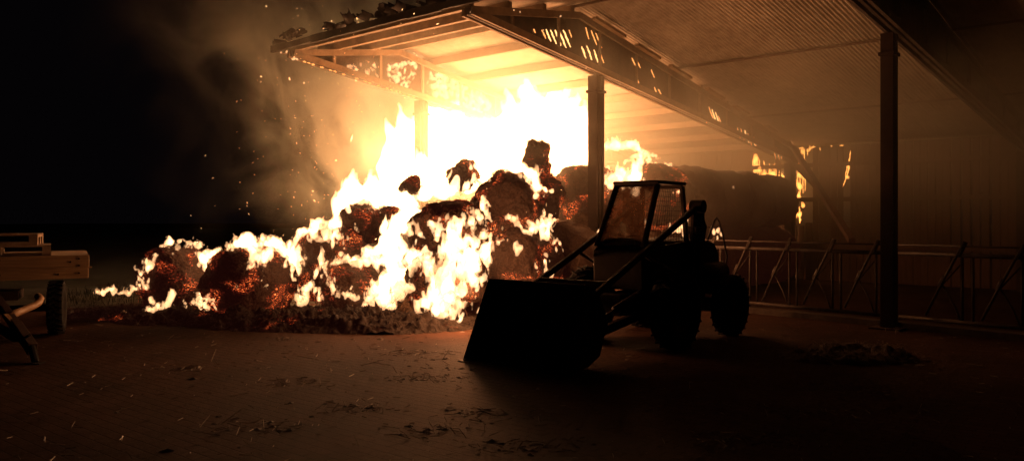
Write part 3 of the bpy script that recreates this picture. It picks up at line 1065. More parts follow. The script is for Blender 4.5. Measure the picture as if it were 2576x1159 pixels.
def coat(name, ctl, lo, hi, h, mat, seed, label, thk=.08, thr=.93, lam=.24, rise=.10, gain_=.76):
    """flames hugging the skins of the bales: turbulent sheets kept where the burning is strong (ctl)"""
    lo, hi = np.array(lo, float), np.array(hi, float)
    shp = tuple(int(v) for v in np.ceil((hi - lo) / h) + 1)
    rng = np.random.RandomState(seed)
    ax_ = [(lo[i] + np.arange(shp[i]) * h).astype(np.float32) for i in range(3)]
    X = ax_[0][:, None, None] * np.ones(shp, np.float32)
    Y = ax_[1][None, :, None] * np.ones(shp, np.float32)
    Zz_ = ax_[2][None, None, :] * np.ones(shp, np.float32)

    def tb(l, a0, n, g=.6, st=2.2):
        t, a = 0, a0
        for q in range(n):
            if l < h * 1.5: break
            t = t + a * gridnoise(shp, h, (l, l, l * st), rng)
            l *= .5
            a *= g
        return t
    sd = np.full(shp, 9, np.float32)
    s2 = np.full(shp, 9, np.float32)
    wz = Zz_ - rise
    for (c, Rr, Lh, ax) in BALES:
        if np.any(c + Rr + .6 < lo) or np.any(c - Rr - .6 > hi): continue
        dx, dy, dz = X - c[0], Y - c[1], wz - c[2]
        al = dx * ax[0] + dy * ax[1] + dz * ax[2]
        rd = np.sqrt(np.maximum(0, dx * dx + dy * dy + dz * dz - al * al))
        e = ((np.abs(al) / Lh) ** 4 + (rd / Rr) ** 4) ** .25
        sn = (e - 1) * min(Rr, Lh)
        s2 = np.minimum(s2, np.maximum(sd, sn))
        sd = np.minimum(sd, sn)
    I = np.zeros(shp, np.float32)
    px = CX + X / Y * F
    py = HY - (Zz_ - CAMZ) / Y * F
    px = px + tb(.45, 34, 3, .6, 1.3)
    py = py + tb(.45, 34, 3, .6, 1.3)
    for (x, y, r, a) in ctl:
        r = r * 1.22
        I = np.maximum(I, min(1.0, a) * np.exp(-((px - x) ** 2 + (py - y) ** 2) ** 1.5 / (r ** 3)))
    n1 = tb(lam * 1.5, .95, 5, .82, 1.9)
    n2 = tb(lam * .7, .9, 4, .75, 1.6)
    crev = np.exp(-np.maximum(s2, 0) / .13) * np.clip(I * 2.2, 0, 1)
    shell = (thk * (.55 + .75 * n2 + .8 * np.minimum(I, 1)) - np.abs(sd - .035)) / thk
    G = np.minimum(shell, (n1 * (1.0 - .2 * I) + I * gain_ + crev * .38 - thr) * 1.6)
    G = np.where(I > .12, G, -1)
    V, Q = surface_nets(G, lo, h)
    V[:, 2] = np.maximum(V[:, 2], .012)
    o = link_np(name, V, Q, mat, True)
    return tag(o, label, 'fire', None, 'stuff')


coat('bale_fire', [(366, 690, 13, .75), (366, 720, 12, .85), (380, 655, 11, .6), (430, 633, 12, .45), (480, 630, 14, .45), (520, 645, 16, .6), (548, 662, 24, 1.1), (480, 760, 24, .6), (430, 765, 20, .8), (600, 715, 9, .6), (590, 640, 22, 1), (640, 625, 30, 1.1), (690, 632, 32, 1.2), (735, 662, 26, 1.1), (750, 705, 18, .9)],
     (-7.0, 11.3, .02), (-3.0, 13.9, 1.75), .015, M['flame_s'], 61, 'sheets of flame wrapping the rims of the two leftmost bales')
coat('heap_fire', [(775, 592, 24, .95), (830, 603, 30, .9), (870, 610, 20, .7), (815, 655, 24, .9), (830, 705, 26, .85), (845, 745, 18, .7), (885, 658, 26, 1), (930, 658, 20, 1), (785, 725, 24, 1), (760, 755, 20, .9), (885, 738, 24, .75), (930, 745, 20, .7), (960, 705, 30, .95), (1000, 640, 40, 1.2), (1000, 560, 40, 1.1), (990, 720, 26, 1.2), (900, 500, 40, 1), (860, 540, 30, 1.1), (930, 600, 20, .6), (950, 520, 30, .8)],
     (-4.0, 11.4, .02), (-1.25, 14.6, 2.7), .017, M['flame_s'], 63, 'torn sheets of flame over the slumped bales in the centre left of the heap')
coat('bucket_side_fire', [(1140, 600, 40, 1.2), (1185, 650, 36, 1.25), (1195, 700, 30, 1.2), (1160, 730, 36, 1.15), (1100, 740, 34, 1.15), (1070, 770, 26, 1.1), (1120, 780, 26, .9), (1080, 600, 24, .9), (1060, 640, 24, .75), (1090, 690, 30, .85), (1140, 660, 30, .8), (1200, 760, 20, .7), (1170, 790, 20, .7), (1170, 540, 22, .7), (1110, 520, 16, .5)],
     (-1.75, 10.8, .02), (-.35, 12.6, 2.1), .0155, M['flame_s'], 65, 'ragged flame skin on the big bale beside the bucket')
coat('dark_bale_fire', [(1300, 580, 20, .64), (1362, 566, 16, .62), (1290, 625, 18, .68), (1230, 622, 20, .65), (1350, 670, 14, .55), (1325, 438, 34, 1.1), (1250, 560, 18, .5), (1385, 500, 8, .4), (1400, 600, 18, .45), (1200, 500, 24, .7)],
     (-1.0, 11.9, .1), (1.15, 14.6, 3.1), .02, M['flame_s'], 67, 'thin broken flames crawling over the dark bales left of the steel post')
coat('stack_fire', [(1540, 368, 24, 1.05), (1585, 374, 24, 1.05), (1625, 392, 18, .95), (1650, 405, 12, .8), (1550, 455, 26, 1.05), (1590, 445, 26, 1.1), (1600, 410, 16, .8), (1530, 480, 14, .7), (1690, 490, 12, .75), (1835, 480, 10, .7), (1635, 480, 14, .6), (1925, 438, 8, .8)],
     (1.3, 14.2, .6), (5.4, 19.0, 3.2), .03, M['flame_s'], 69, 'flames along the top and face of the long smoky bale stack')

# sparks -----------------------------------------------------------------------------
mb = MB()
r_ = np.random.RandomState(9)
for k in range(260):
    if k < 170:
        x, y = r_.normal(800, 110), r_.uniform(130, 640)
    elif k < 205:
        x, y = r_.uniform(690, 1150), r_.uniform(0, 90)
    else:
        x, y = r_.uniform(560, 1500), r_.uniform(0, 560)
    D = r_.uniform(12, 16)
    c = P(x, y, D)
    s = r_.uniform(.0018, .0036) * (3 if r_.uniform() < .07 else 1)
    d = nrm(r_.normal(size=3) * np.array([1, .4, 1]))
    s2 = nrm(np.cross(d, [0, 1, 0]))
    u2 = np.cross(d, s2)
    ln = s * r_.uniform(1.5, 7)
    mb.add([c - d * ln, c + s2 * s, c + u2 * s, c - s2 * s, c - u2 * s, c + d * ln], [(0, 1, 2), (0, 2, 3), (0, 3, 4), (0, 4, 1), (5, 2, 1), (5, 3, 2), (5, 4, 3), (5, 1, 4)])
o = mb.build('sparks', M['spark'])
tag(o, 'sparks drifting in the smoke left of and above the fire', 'sparks', kind='stuff')

# embers on the back wall (glowing board edges)
mbs = []
rs = np.random.RandomState(15)
back = [(1898, 392, 1900, 430), (1910, 400, 1912, 470), (1935, 412, 1937, 470), (1930, 480, 1931, 505), (1998, 380, 1999, 490), (2012, 385, 2013, 488), (2025, 400, 2026, 480), (1998, 510, 1999, 552), (2011, 520, 2012, 562), (1944, 520, 1946, 580),
        (2010, 373, 2022, 372), (2014, 375, 2022, 388), (2023, 376, 2024, 404), (2030, 374, 2032, 392), (2040, 371, 2052, 370), (1922, 405, 1923, 450), (1905, 398, 1906, 440), (1952, 425, 1953, 495), (1968, 440, 1969, 490), (2005, 385, 2006, 470), (2019, 392, 2020, 486), (2004, 505, 2005, 548), (1940, 505, 1941, 560), (1928, 485, 1929, 530), (1949, 515, 1950, 560), (2090, 367, 2094, 368), (2112, 366, 2122, 366), (2140, 380, 2132, 440), (2136, 400, 2126, 445), (2138, 420, 2120, 470), (1960, 430, 1961, 492), (1975, 480, 1976, 490), (2062, 372, 2064, 378)]
for (x0, y0, x1, y1) in back:
    mb = MB()

    def wp(x, y):
        d = P(x, y, 1.0) - np.array([0, 0, CAMZ])
        nn = np.array([-W[1], W[0], 0])
        b_ = WB0 - U * .05
        t = np.dot(b_ - np.array([0, 0, CAMZ]), nn) / np.dot(d, nn)
        return np.array([0, 0, CAMZ]) + d * t
    jag(mb, wp(x0, y0), wp(x1, y1), nrm(np.array([W[1], -W[0], 0])), .022, rs, 15)
    mb.build('glowing_edge', M['slit_back'], barn)

# embers along undersides: burning edge of the left girder and of purlins
mb = MB()
for (a, b_) in (((760, 155), (1045, 247)),):
    n = 26
    for i in range(n):
        f = i / n
        x = a[0] + (b_[0] - a[0]) * f
        y = a[1] + (b_[1] - a[1]) * f
        if rs.uniform() < .45: continue
        p = plane_pt(x, y, PL, .21)
        q = plane_pt(x + 8, y + 2.5, PL, .21)
        jag(mb, p - nfront * .03, q - nfront * .03, nfront, .03, rs, 6)
mb.build('glowing_edge', M['slit_dim'], webL[0])

# ------------------------------------------------------------------ tractor with loader
O = np.array([1.52, 9.8, 0])
hx = nrm(np.array([-.64, -.77, 0]))
py_ = np.array([.77, -.64, 0])
trac = empty('loader_tractor', tuple(O), 'dark farm tractor with framed cab and wide front bucket silhouetted by the fire', 'tractor')


def T(x, y, z): return O + hx * x + py_ * y + Z * z


AXT = (hx, py_, Z)


def part(name, mat, fn, parent=trac, bevel=0, smooth=False):
    mb = MB()
    fn(mb)
    return mb.build(name, mat, parent, smooth, bevel)


# chassis, body
part('chassis', M['tractor'], lambda m_: (m_.box(T(-.6, 0, .55), (2.3, .36, .26), AXT), m_.box(T(0, 0, .46), (.2, 1.0, .18), AXT), m_.box(T(-1.4, 0, .42), (.2, 1.0, .18), AXT)), bevel=.015)
part('hood', M['tractorlight'], lambda m_: m_.prism([(.32, .72), (.34, 1.2), (.22, 1.27), (-.25, 1.32), (-.3, .72)], O, hx, py_, Z, -.36, .36), bevel=.02)
part('engine_cover', M['tractor'], lambda m_: m_.prism([(-.85, .62), (-.85, 1.3), (-1.2, 1.34), (-1.68, 1.26), (-1.82, 1.1), (-1.82, .62)], O, hx, py_, Z, -.36, .36), bevel=.03)
part('floor_pan', M['tractor'], lambda m_: m_.box(T(-.5, 0, .74), (.9, .74, .05), AXT))
part('side_panel', M['tractor'], lambda m_: m_.prism([(.1, .72), (.1, 1.25), (-.85, 1.3), (-.85, .72)], O, hx, py_, Z, .33, .37), bevel=.01)
part('side_panel', M['tractor'], lambda m_: m_.prism([(.1, .72), (.1, 1.25), (-.85, 1.3), (-.85, .72)], O, hx, py_, Z, -.37, -.33), bevel=.01)
part('fuel_tank', M['tractor'], lambda m_: m_.tube([T(-1.0, .43, .86), T(-1.7, .43, .86)], .14, 16), smooth=True)
part('counterweight', M['tractor'], lambda m_: m_.box(T(-1.93, 0, .72), (.16, .8, .42), AXT), bevel=.03)
# cab frame
cab = {}
tops = {('f', -1): T(-.15, -.3, 2.04), ('f', 1): T(-.15, .3, 2.04), ('r', -1): T(-.80, -.3, 2.03), ('r', 1): T(-.80, .3, 2.03)}
bots = {('f', -1): T(.28, -.34, 1.24), ('f', 1): T(.28, .34, 1.24), ('r', -1): T(-.86, -.34, 1.25), ('r', 1): T(-.86, .34, 1.25)}
for k_ in tops:
    part('cab_pillar', M['tractor'], lambda m_: m_.beam(bots[k_], tops[k_], .055, .065, up=hx), bevel=.01)
part('cab_roof', M['tractor'], lambda m_: (m_.box(T(-.48, 0, 2.065), (.76, .68, .045), AXT),), bevel=.015)
part('roof_rim', M['tractor'], lambda m_: (m_.beam(tops[('f', -1)] + hx * .02, tops[('f', 1)] + hx * .02, .05, .06), m_.beam(tops[('r', -1)], tops[('r', 1)], .05, .06)))


def quad_(m_, pts, th=.006):
    a, b, c, d = [np.asarray(q) for q in pts]
    n = nrm(np.cross(b - a, d - a)) * th
    m_.add([a, b, c, d, a + n, b + n, c + n, d + n], [(3, 2, 1, 0), (4, 5, 6, 7), (0, 1, 5, 4), (1, 2, 6, 5), (2, 3, 7, 6), (3, 0, 4, 7)])


part('windscreen', M['glass'], lambda m_: quad_(m_, [bots[('f', -1)] + py_ * .03 + Z * .03, bots[('f', 1)] - py_ * .03 + Z * .03, tops[('f', 1)] - py_ * .03 - Z * .03, tops[('f', -1)] + py_ * .03 - Z * .03]))


def grid_(m_, a, b, c, d, nu, nv, r):
    for i in range(nu + 1):
        f = i / nu
        m_.tube([a + (b - a) * f, d + (c - d) * f], r, 4)
    for j in range(nv + 1):
        f = j / nv
        m_.tube([a + (d - a) * f, b + (c - b) * f], r, 4)


part('wire_guard', M['tractor'], lambda m_: grid_(m_, bots[('f', 1)] + Z * .03 + py_ * .005, bots[('r', 1)] + Z * .03 + py_ * .005, tops[('r', 1)] - Z * .03, tops[('f', 1)] - Z * .03, 15, 12, .0028))
# dashboard hump, seat, steering wheel
part('dashboard', M['tractor'], lambda m_: m_.prism([(-.33, 0), (-.33, .045), (-.18, .08), (0, .095), (.18, .08), (.33, .045), (.33, 0)], T(0, 0, 1.27), py_, hx, Z, -.05, .25), bevel=.01)
part('seat', M['rubber'], lambda m_: (m_.box(T(-.55, 0, .98), (.42, .46, .12), AXT), m_.prism([(-.76, 1.0), (-.70, 1.0), (-.76, 1.26), (-.84, 1.26)], O, hx, py_, Z, -.21, .21)), bevel=.04)


def wheel_(m_):
    pts = []
    ax = nrm(-hx * .8 + Z * .6)
    s = py_
    u = np.cross(ax, s)
    c = T(-.16, 0, 1.24)
    for i in range(21):
        a = i / 20 * 2 * math.pi
        pts.append(c + (s * math.cos(a) + u * math.sin(a)) * .18)
    m_.tube(pts, .014, 6, False)
    m_.tube([c, T(.02, 0, 1.15)], .018, 6)
    for a in (0, 2.1, 4.2):
        m_.tube([c, c + (s * math.cos(a) + u * math.sin(a)) * .18], .009, 5)


part('steering_wheel', M['rubber'], wheel_)


def tyre(c, ax, r, w, name='wheel', parent=trac, lugs=22):
    prof = [(-w * .34, r * .55), (-w * .46, r * .66), (-w * .5, r * .82), (-w * .44, r * .93), (-w * .3, r * .96), (w * .3, r * .96), (w * .44, r * .93), (w * .5, r * .82), (w * .46, r * .66), (w * .34, r * .55)]
    mb = MB()
    mb.lathe(prof, c, ax, 48)
    ax = nrm(ax)
    s = nrm(np.cross(Z, ax))
    for k in range(lugs):
        for sd in (-1, 1):
            th = 2 * math.pi * (k + (.5 if sd > 0 else 0)) / lugs
            rad = math.cos(th) * s + math.sin(th) * Z
            tan = -math.sin(th) * s + math.cos(th) * Z
            dd = nrm(ax * sd + tan * .6)
            mb.box(c + rad * r * .965 + ax * sd * w * .24, (w * .5, r * .05, r * .05), (dd, np.cross(rad, dd), rad))
    t = mb.build(name, M['rubber'], parent)
    mb = MB()
    mb.lathe([(-w * .33, r * .56), (-w * .36, r * .6), (-w * .30, r * .5), (-w * .05, r * .44), (w * .02, r * .2), (w * .16, r * .18), (w * .18, .001)], c, ax, 32)
    mb.lathe([(w * .33, r * .56), (w * .36, r * .6), (w * .30, r * .5), (w * .07, r * .44), (-w * .0, r * .2), (-w * .02, .001)], c, ax, 32)
    mb.build('rim', M['tractor'] if parent is trac else M['rubber'], t, True)
    return t


tyre(T(0, .63, .49), py_, .49, .27)
tyre(T(0, -.63, .49), -py_, .49, .27)
tyre(T(-1.47, .68, .42), py_, .42, .24)
tyre(T(-1.47, -.68, .42), -py_, .42, .24)


def fender(m_, y):
    pr = []
    for i in range(13):
        a = math.radians(10 + 150 * i / 12)
        pr.append((math.cos(a) * .52, .455 + math.sin(a) * .52))
    pr2 = [(x * .965, .455 + (z - .455) * .965) for x, z in pr]
    m_.prism(pr + pr2[::-1], O, hx, py_, Z, y - .14, y + .14)


# loader towers, arms, rams
for y in (.47, -.47):
    part('loader_tower', M['tractor'], lambda m_: (m_.beam(T(-.92, y, .6), T(-.98, y, 1.78), .09, .13, up=hx), m_.beam(T(-.75, y, .7), T(-.80, y, 1.70), .05, .08, up=hx), m_.tube([T(-.92, y - .09, 1.76), T(-.92, y + .09, 1.76)], .09, 14), m_.box(T(-.88, y, 1.45), (.25, .13, .1), AXT)), bevel=.008)
    part('loader_arm', M['tractor'], lambda m_: (m_.beam(T(-.92, y, 1.76), T(1.62, y, .74), .045, .075),), bevel=.008)
    part('lift_ram', M['galv'], lambda m_: (m_.tube([T(-.6, y, .78), T(.1, y, 1.02)], .045, 12), m_.tube([T(.05, y, 1.0), T(.55, y, 1.20)], .022, 10)), smooth=True)
    part('tilt_ram', M['tractor'], lambda m_: (m_.tube([T(.35, y - .12, .70), T(.95, y - .12, .55)], .045, 12), m_.tube([T(.9, y - .12, .56), T(1.52, y - .12, .38)], .025, 10)), smooth=True)
part('cross_beam', M['tractor'], lambda m_: m_.tube([T(1.30, -.47, .875), T(1.30, .47, .875)], .035, 12))
part('push_frame', M['tractor'], lambda m_: (m_.beam(T(-.3, .30, .5), T(1.5, .30, .28), .07, .1), m_.beam(T(-.3, -.30, .5), T(1.5, -.30, .28), .07, .1)), bevel=.005)
part('exhaust_hoop', M['galv'], lambda m_: m_.tube([T(-1.45, .34, 1.25), T(-1.58, .34, 1.42), T(-1.70, .34, 1.57), T(-1.77, .34, 1.61), T(-1.86, .34, 1.56), T(-1.95, .36, 1.35), T(-1.99, .40, 1.05), T(-1.9, .42, .95)], .013, 8), smooth=True)
part('hydraulic_hose', M['rubber'], lambda m_: (m_.tube([T(-.92, .5, 1.7), T(-1.05, .52, 1.5), T(-1.0, .5, 1.2), T(-.95, .45, 1.0)], .016, 8), m_.tube([T(-.95, .40, 1.74), T(-1.12, .42, 1.62), T(-1.15, .4, 1.35), T(-1.2, .38, 1.25)], .016, 8)), smooth=True)
part('valve_block', M['tractor'], lambda m_: (m_.box(T(-1.08, .36, 1.4), (.14, .12, .16), AXT), m_.tube([T(-1.08, .36, 1.45), T(-1.1, .38, 1.56)], .02, 8)), bevel=.01)

# bucket ---------------------------------------------------------------
prof_o = [(2.22, .015), (1.72, .03), (1.50, .12), (1.40, .36), (1.44, .66), (1.60, .84), (1.76, .885)]
prof_i = [(1.755, .872), (1.61, .825), (1.455, .65), (1.42, .365), (1.515, .135), (1.725, .045), (2.22, .025)]
bk_ = part('bucket', M['bucket'], lambda m_: m_.prism(prof_o + prof_i, O, hx, py_, Z, -.85, .49))
for y0, y1 in ((-.868, -.85), (.49, .508)):
    part('side_plate', M['bucket'], lambda m_: m_.prism([(2.20, .012), (1.72, .026), (1.495, .117), (1.395, .36), (1.435, .665), (1.595, .845), (1.765, .89)], O, hx, py_, Z, y0, y1), bk_)
part('cutting_edge', M['bucket'], lambda m_: m_.prism([(2.10, .004), (2.28, .004), (2.26, .014), (2.10, .0145)], O, hx, py_, Z, -.88, .52), bk_)
part('lip_bar', M['bucket'], lambda m_: m_.tube([T(1.765, -.86, .888), T(1.765, .50, .888)], .016, 8), bk_)
part('bracket', M['bucket'], lambda m_: [m_.prism([(1.42, .3), (1.30, .35), (1.30, .5), (1.5, .8), (1.56, .78)], O, hx, py_, Z, q - .02, q + .02) for q in (.40, .46, -.40, -.54)], bk_)

# ------------------------------------------------------------------ feed fence
FD = np.array([.658, -.753, 0])
FO = np.array([4.13, 13.1, 0])


def FT(t, z, off=0): return FO + FD * t + Z * z + np.array([.753, .658, 0]) * off


def fence(t0, t1, mods, label, grp='feed fence panels'):
    e = empty('feed_fence', tuple(FT(t0, 0)), label, 'fence', grp)
    def pt(name, fn, mat=M['galv']):
        mb = MB()
        fn(mb)
        return mb.build(name, mat, e, True)
    pt('top_rail', lambda m_: m_.tube([FT(t0, 1.09), FT(t1, 1.09)], .030, 12))
    pt('lock_bar', lambda m_: m_.tube([FT(t0, 1.215, -.03), FT(t1, 1.215, -.03)], .013, 8))
    pt('bottom_rail', lambda m_: m_.tube([FT(t0, .16), FT(t1, .16)], .03, 12))
    for q in (t0 + .03, t1 - .03):
        pt('end_post', lambda m_: m_.tube([FT(q, .0), FT(q, 1.23)], .032, 12))
    for q in mods:
        pt('upright', lambda m_: m_.tube([FT(q, .16), FT(q, 1.12)], .019, 8))
        pt('upright', lambda m_: m_.tube([FT(q + .135, .16), FT(q + .135, 1.09)], .019, 8))
        pt('neck_bar', lambda m_: (m_.tube([FT(q + .03, 1.27, -.03), FT(q - .26, .68, -.03), FT(q - .47, .22, -.03)], .019, 8), m_.beam(FT(q + .05, 1.28, -.03), FT(q - .04, 1.08, -.03), .03, .055), m_.beam(FT(q - .22, .80, -.03), FT(q - .29, .64, -.03), .03, .05)))
        pt('link', lambda m_: (m_.tube([FT(q - .02, .96, -.01), FT(q - .24, .68, -.02)], .011, 8), m_.tube([FT(q - .26, .68, -.01), FT(q - .10, .38, 0), FT(q - .02, .17, 0)], .013, 8)))
    return e


fence(-1.45, 2.22, [-.8, -.08, .645, 1.373, 2.05], 'galvanised cattle feed fence panel between the tractor and the right hand pillar')
fence(2.24, 5.0, [3.23, 3.95, 4.67], 'galvanised cattle feed fence panel right of the right hand pillar')
mb = MB()
mb.beam(FT(-1.6, .04), FT(5.3, .04), .25, .10)
o = mb.build('kerb', surf('concrete_kerb', (.03, .02, .015), (.08, .055, .04), 10, .9, .4))
tag(o, 'low concrete kerb under the feed fence', kind='structure')

# heap of straw and netting in front of the pillar
r_ = np.random.RandomState(3)
hc = P(2130, 905, 8.9)
hc[2] = 0
nx_, ny_ = 90, 60
xs = np.linspace(-.85, .85, nx_)
ys = np.linspace(-.55, .55, ny_)
X, Y = np.meshgrid(xs, ys, indexing='ij')
Q = np.stack([X.ravel() + 5, Y.ravel(), X.ravel() * 0], 1)
Hh = np.clip(1 - (X / .8) ** 2 - (Y / .5) ** 2, 0, 1) ** .6 * (.13 + .08 * fbm(Q, 4, 3, 3).reshape(X.shape)) + .03 * fbm(Q, 18, 5, 3).reshape(X.shape) - .015
V = np.stack([X + hc[0], Y + hc[1], Hh], -1).reshape(-1, 3)
idx = np.arange(X.size).reshape(X.shape)
Fq = np.stack([idx[:-1, :-1], idx[1:, :-1], idx[1:, 1:], idx[:-1, 1:]], -1).reshape(-1, 4)
Fq = Fq[Hh.ravel()[Fq].max(1) > .0]
tp = V[Hh.ravel() > .03]
VS, FS = strands(tp, np.tile(Z, (len(tp), 1)), 500, .2, .004, 5, .15)
o = link_np('straw_heap', np.vstack([V, VS]), np.vstack([Fq, FS + len(V)]), surf('dirty_straw', (.02, .012, .009), (.12, .075, .05), 22, .85, .5))
tag(o, 'low tangled heap of dirty straw in front of the right hand pillar', 'straw heap')

# ------------------------------------------------------------------ trailer and pallets
C0 = np.array([-5.67, 10.3, 0])
ta = nrm(np.array([.87, .5, 0]))
tb = nrm(np.array([-.5, .87, 0]))


def TT(a, b, z): return C0 + ta * a + tb * b + Z * z


AT = (ta, tb, Z)
tr_ = empty('farm_trailer', tuple(TT(-1, 1, 0)), 'flat farm trailer with pale side planks at the left edge of the yard', 'trailer')


def tpart(name, mat, fn, parent=tr_, bevel=0, smooth=False):
    mb = MB()
    fn(mb)
    return mb.build(name, mat, parent, smooth, bevel)


tpart('side_plank', M['plank'], lambda m_: m_.box(TT(-2.3, -.02, 1.035), (4.6, .035, .165), AT), bevel=.006)
tpart('side_plank', M['plank'], lambda m_: m_.box(TT(-2.31, -.012, .875), (4.6, .035, .135), AT), bevel=.006)
tpart('edge_trim', M['plank'], lambda m_: m_.box(TT(-2.285, -.045, .955), (4.63, .02, .022), AT), bevel=.004)
tpart('bolt', M['rubber'], lambda m_: [m_.tube([TT(-a, -.03, z), TT(-a, -.05, z)], .012, 8) for a, z in ((.12, 1.07), (.12, .98), (.12, .88), (.22, 1.03), (.36, .87), (1.0, 1.07), (1.0, .88))])
tpart('deck', M['pallet'], lambda m_: m_.box(TT(-2.3, 1.0, 1.085), (4.55, 1.98, .04), AT))
tpart('end_plank', M['pallet'], lambda m_: m_.box(TT(-.02, 1.0, .97), (.035, 1.96, .26), AT))
tpart('frame_rail', M['steel'], lambda m_: (m_.box(TT(-2.3, .5, .92), (4.4, .08, .2), AT), m_.box(TT(-2.3, 1.5, .92), (4.4, .08, .2), AT), m_.box(TT(-.45, 1.0, .80), (.3, 1.0, .06), AT)))
wdir = nrm(np.array([-.43, .90, 0]))
wax = np.array([wdir[1], -wdir[0], 0])
wc = P(143, 772, 10.66)
wc[2] = .375
tyre(wc, wax, .375, .2, 'wheel', tr_, 26)
wc2 = wc - wax * 1.35
tyre(wc2, -wax, .375, .2, 'wheel', tr_, 26)
tpart('axle', M['steel'], lambda m_: (m_.beam(wc, wc2, .09, .09), m_.box((wc + wc2) / 2 + Z * .2, (.5, .5, .12), (wdir, wax, Z))))
tpart('drawbar', M['steel'], lambda m_: (m_.beam(P(-20, 735, 10.0), P(42, 822, 9.1), .09, .11), m_.beam(P(40, 818, 9.12), P(82, 878, 8.7), .10, .13)), bevel=.01)
tpart('drawbar', M['steel'], lambda m_: m_.beam(P(-90, 775, 10.0), P(42, 850, 8.9), .07, .09), bevel=.01)
tpart('coupling', M['rubber'], lambda m_: (m_.tube([P(80, 872, 8.7), P(91, 914, 8.52)], .04, 10), m_.box(P(91, 914, 8.5), (.14, .12, .03)), m_.tube([P(60, 850, 8.8), P(74, 842, 8.75)], .016, 8)))
tpart('bent_pipe', M['yellow'], lambda m_: m_.tube([P(22, 796, 9.3), P(40, 787, 9.45), P(62, 778, 9.6), P(84, 769, 9.75), P(97, 761, 9.85), P(102, 751, 9.95), P(96, 745, 10.05)], [.05, .048, .046, .044, .045, .045, .045], 12), smooth=True)
tpart('drawbar_lit_edge', M['yellow'], lambda m_: m_.beam(P(14, 790, 9.25), P(58, 838, 8.95), .05, .02), bevel=.004)  # pale strip, the drawbar's firelit upper edge put in as colour


def pallet(name, loc, ang, label):
    e = empty(name, tuple(loc), label, 'pallet', 'pallets stacked on the trailer')
    ca, sa = math.cos(ang), math.sin(ang)
    a1, a2 = np.array([ca, sa, 0]), np.array([-sa, ca, 0])
    l = np.asarray(loc, float)
    for i in range(5):
        mb = MB()
        mb.box(l + a2 * (-.35 + .175 * i) + Z * .133, (1.2, .10, .021), (a1, a2, Z))
        mb.build('deck_board', M['pallet'], e)
    for i in range(3):
        mb = MB()
        mb.box(l + a1 * (-.55 + .55 * i) + Z * .111, (.10, .8, .0215), (a1, a2, Z))
        mb.build('stringer_board', M['pallet'], e)
        mb = MB()
        mb.box(l + a2 * (-.35 + .35 * i) + Z * .011, (1.2, .10, .022), (a1, a2, Z))
        mb.build('base_board', M['pallet'], e)
        for j in range(3):
            mb = MB()
            mb.box(l + a1 * (-.55 + .55 * i) + a2 * (-.35 + .35 * j) + Z * .061, (.098, .098, .077), (a1, a2, Z))
            mb.build('block', M['pallet'], e)
    return e


an = math.atan2(ta[1], ta[0])
pallet('pallet', TT(-1.05, .50, 1.108), an + .02, 'lower wooden pallet lying on the trailer deck')
pallet('pallet', TT(-1.17, .52, 1.256), an - .05, 'upper wooden pallet of the two stacked on the trailer')
# small pale block
bp_ = P(311, 800, 12.3)
mb = MB()
mb.prism([(-.04, 0), (.04, 0), (.042, .1), (.0, .135), (-.04, .1)], (bp_[0], bp_[1], .0), (1, 0, 0), (0, 1, 0), Z, -.03, .03)
o = mb.build('small_block', M['block'])
tag(o, 'small pale block with a pointed top standing on the ground before the left bale', 'block')

xs = np.concatenate([np.linspace(-60, -9, 60), np.linspace(-8.6, -1.2, 120)])  # rough verge, coloured dark to keep the firelit far ground black
ys = np.concatenate([np.linspace(13.6, 20, 90), np.linspace(20.5, 120, 60)])
X, Y = np.meshgrid(xs, ys, indexing='ij')
Q = np.stack([X.ravel(), Y.ravel(), X.ravel() * 0], 1)
Hh = (.10 + .10 * fbm(Q, .9, 3, 4).reshape(X.shape)) * np.clip((Y - 13.5 - .4 * np.sin(X)) / 1.5, 0, 1) * np.clip((-1.0 - X) / 1.0, 0, 1) - .01
V = np.stack([X, Y, Hh], -1).reshape(-1, 3)
idx = np.arange(X.size).reshape(X.shape)
Fq = np.stack([idx[:-1, :-1], idx[1:, :-1], idx[1:, 1:], idx[:-1, 1:]], -1).reshape(-1, 4)
tp = V[(V[:, 1] < 17) & (V[:, 2] > .03) & (V[:, 0] > -9)]
VS, FS = strands(tp, np.tile(Z, (len(tp), 1)), 3500, .16, .005, 6, 2.0)
o = link_np('grass_verge', np.vstack([V, VS]), np.vstack([Fq, FS + len(V)]), surf('rough_dark_grass', (.008, .010, .006), (.03, .028, .015), 6, .95, .6))
tag(o, 'rough dark grass behind the left end of the fire', kind='structure')

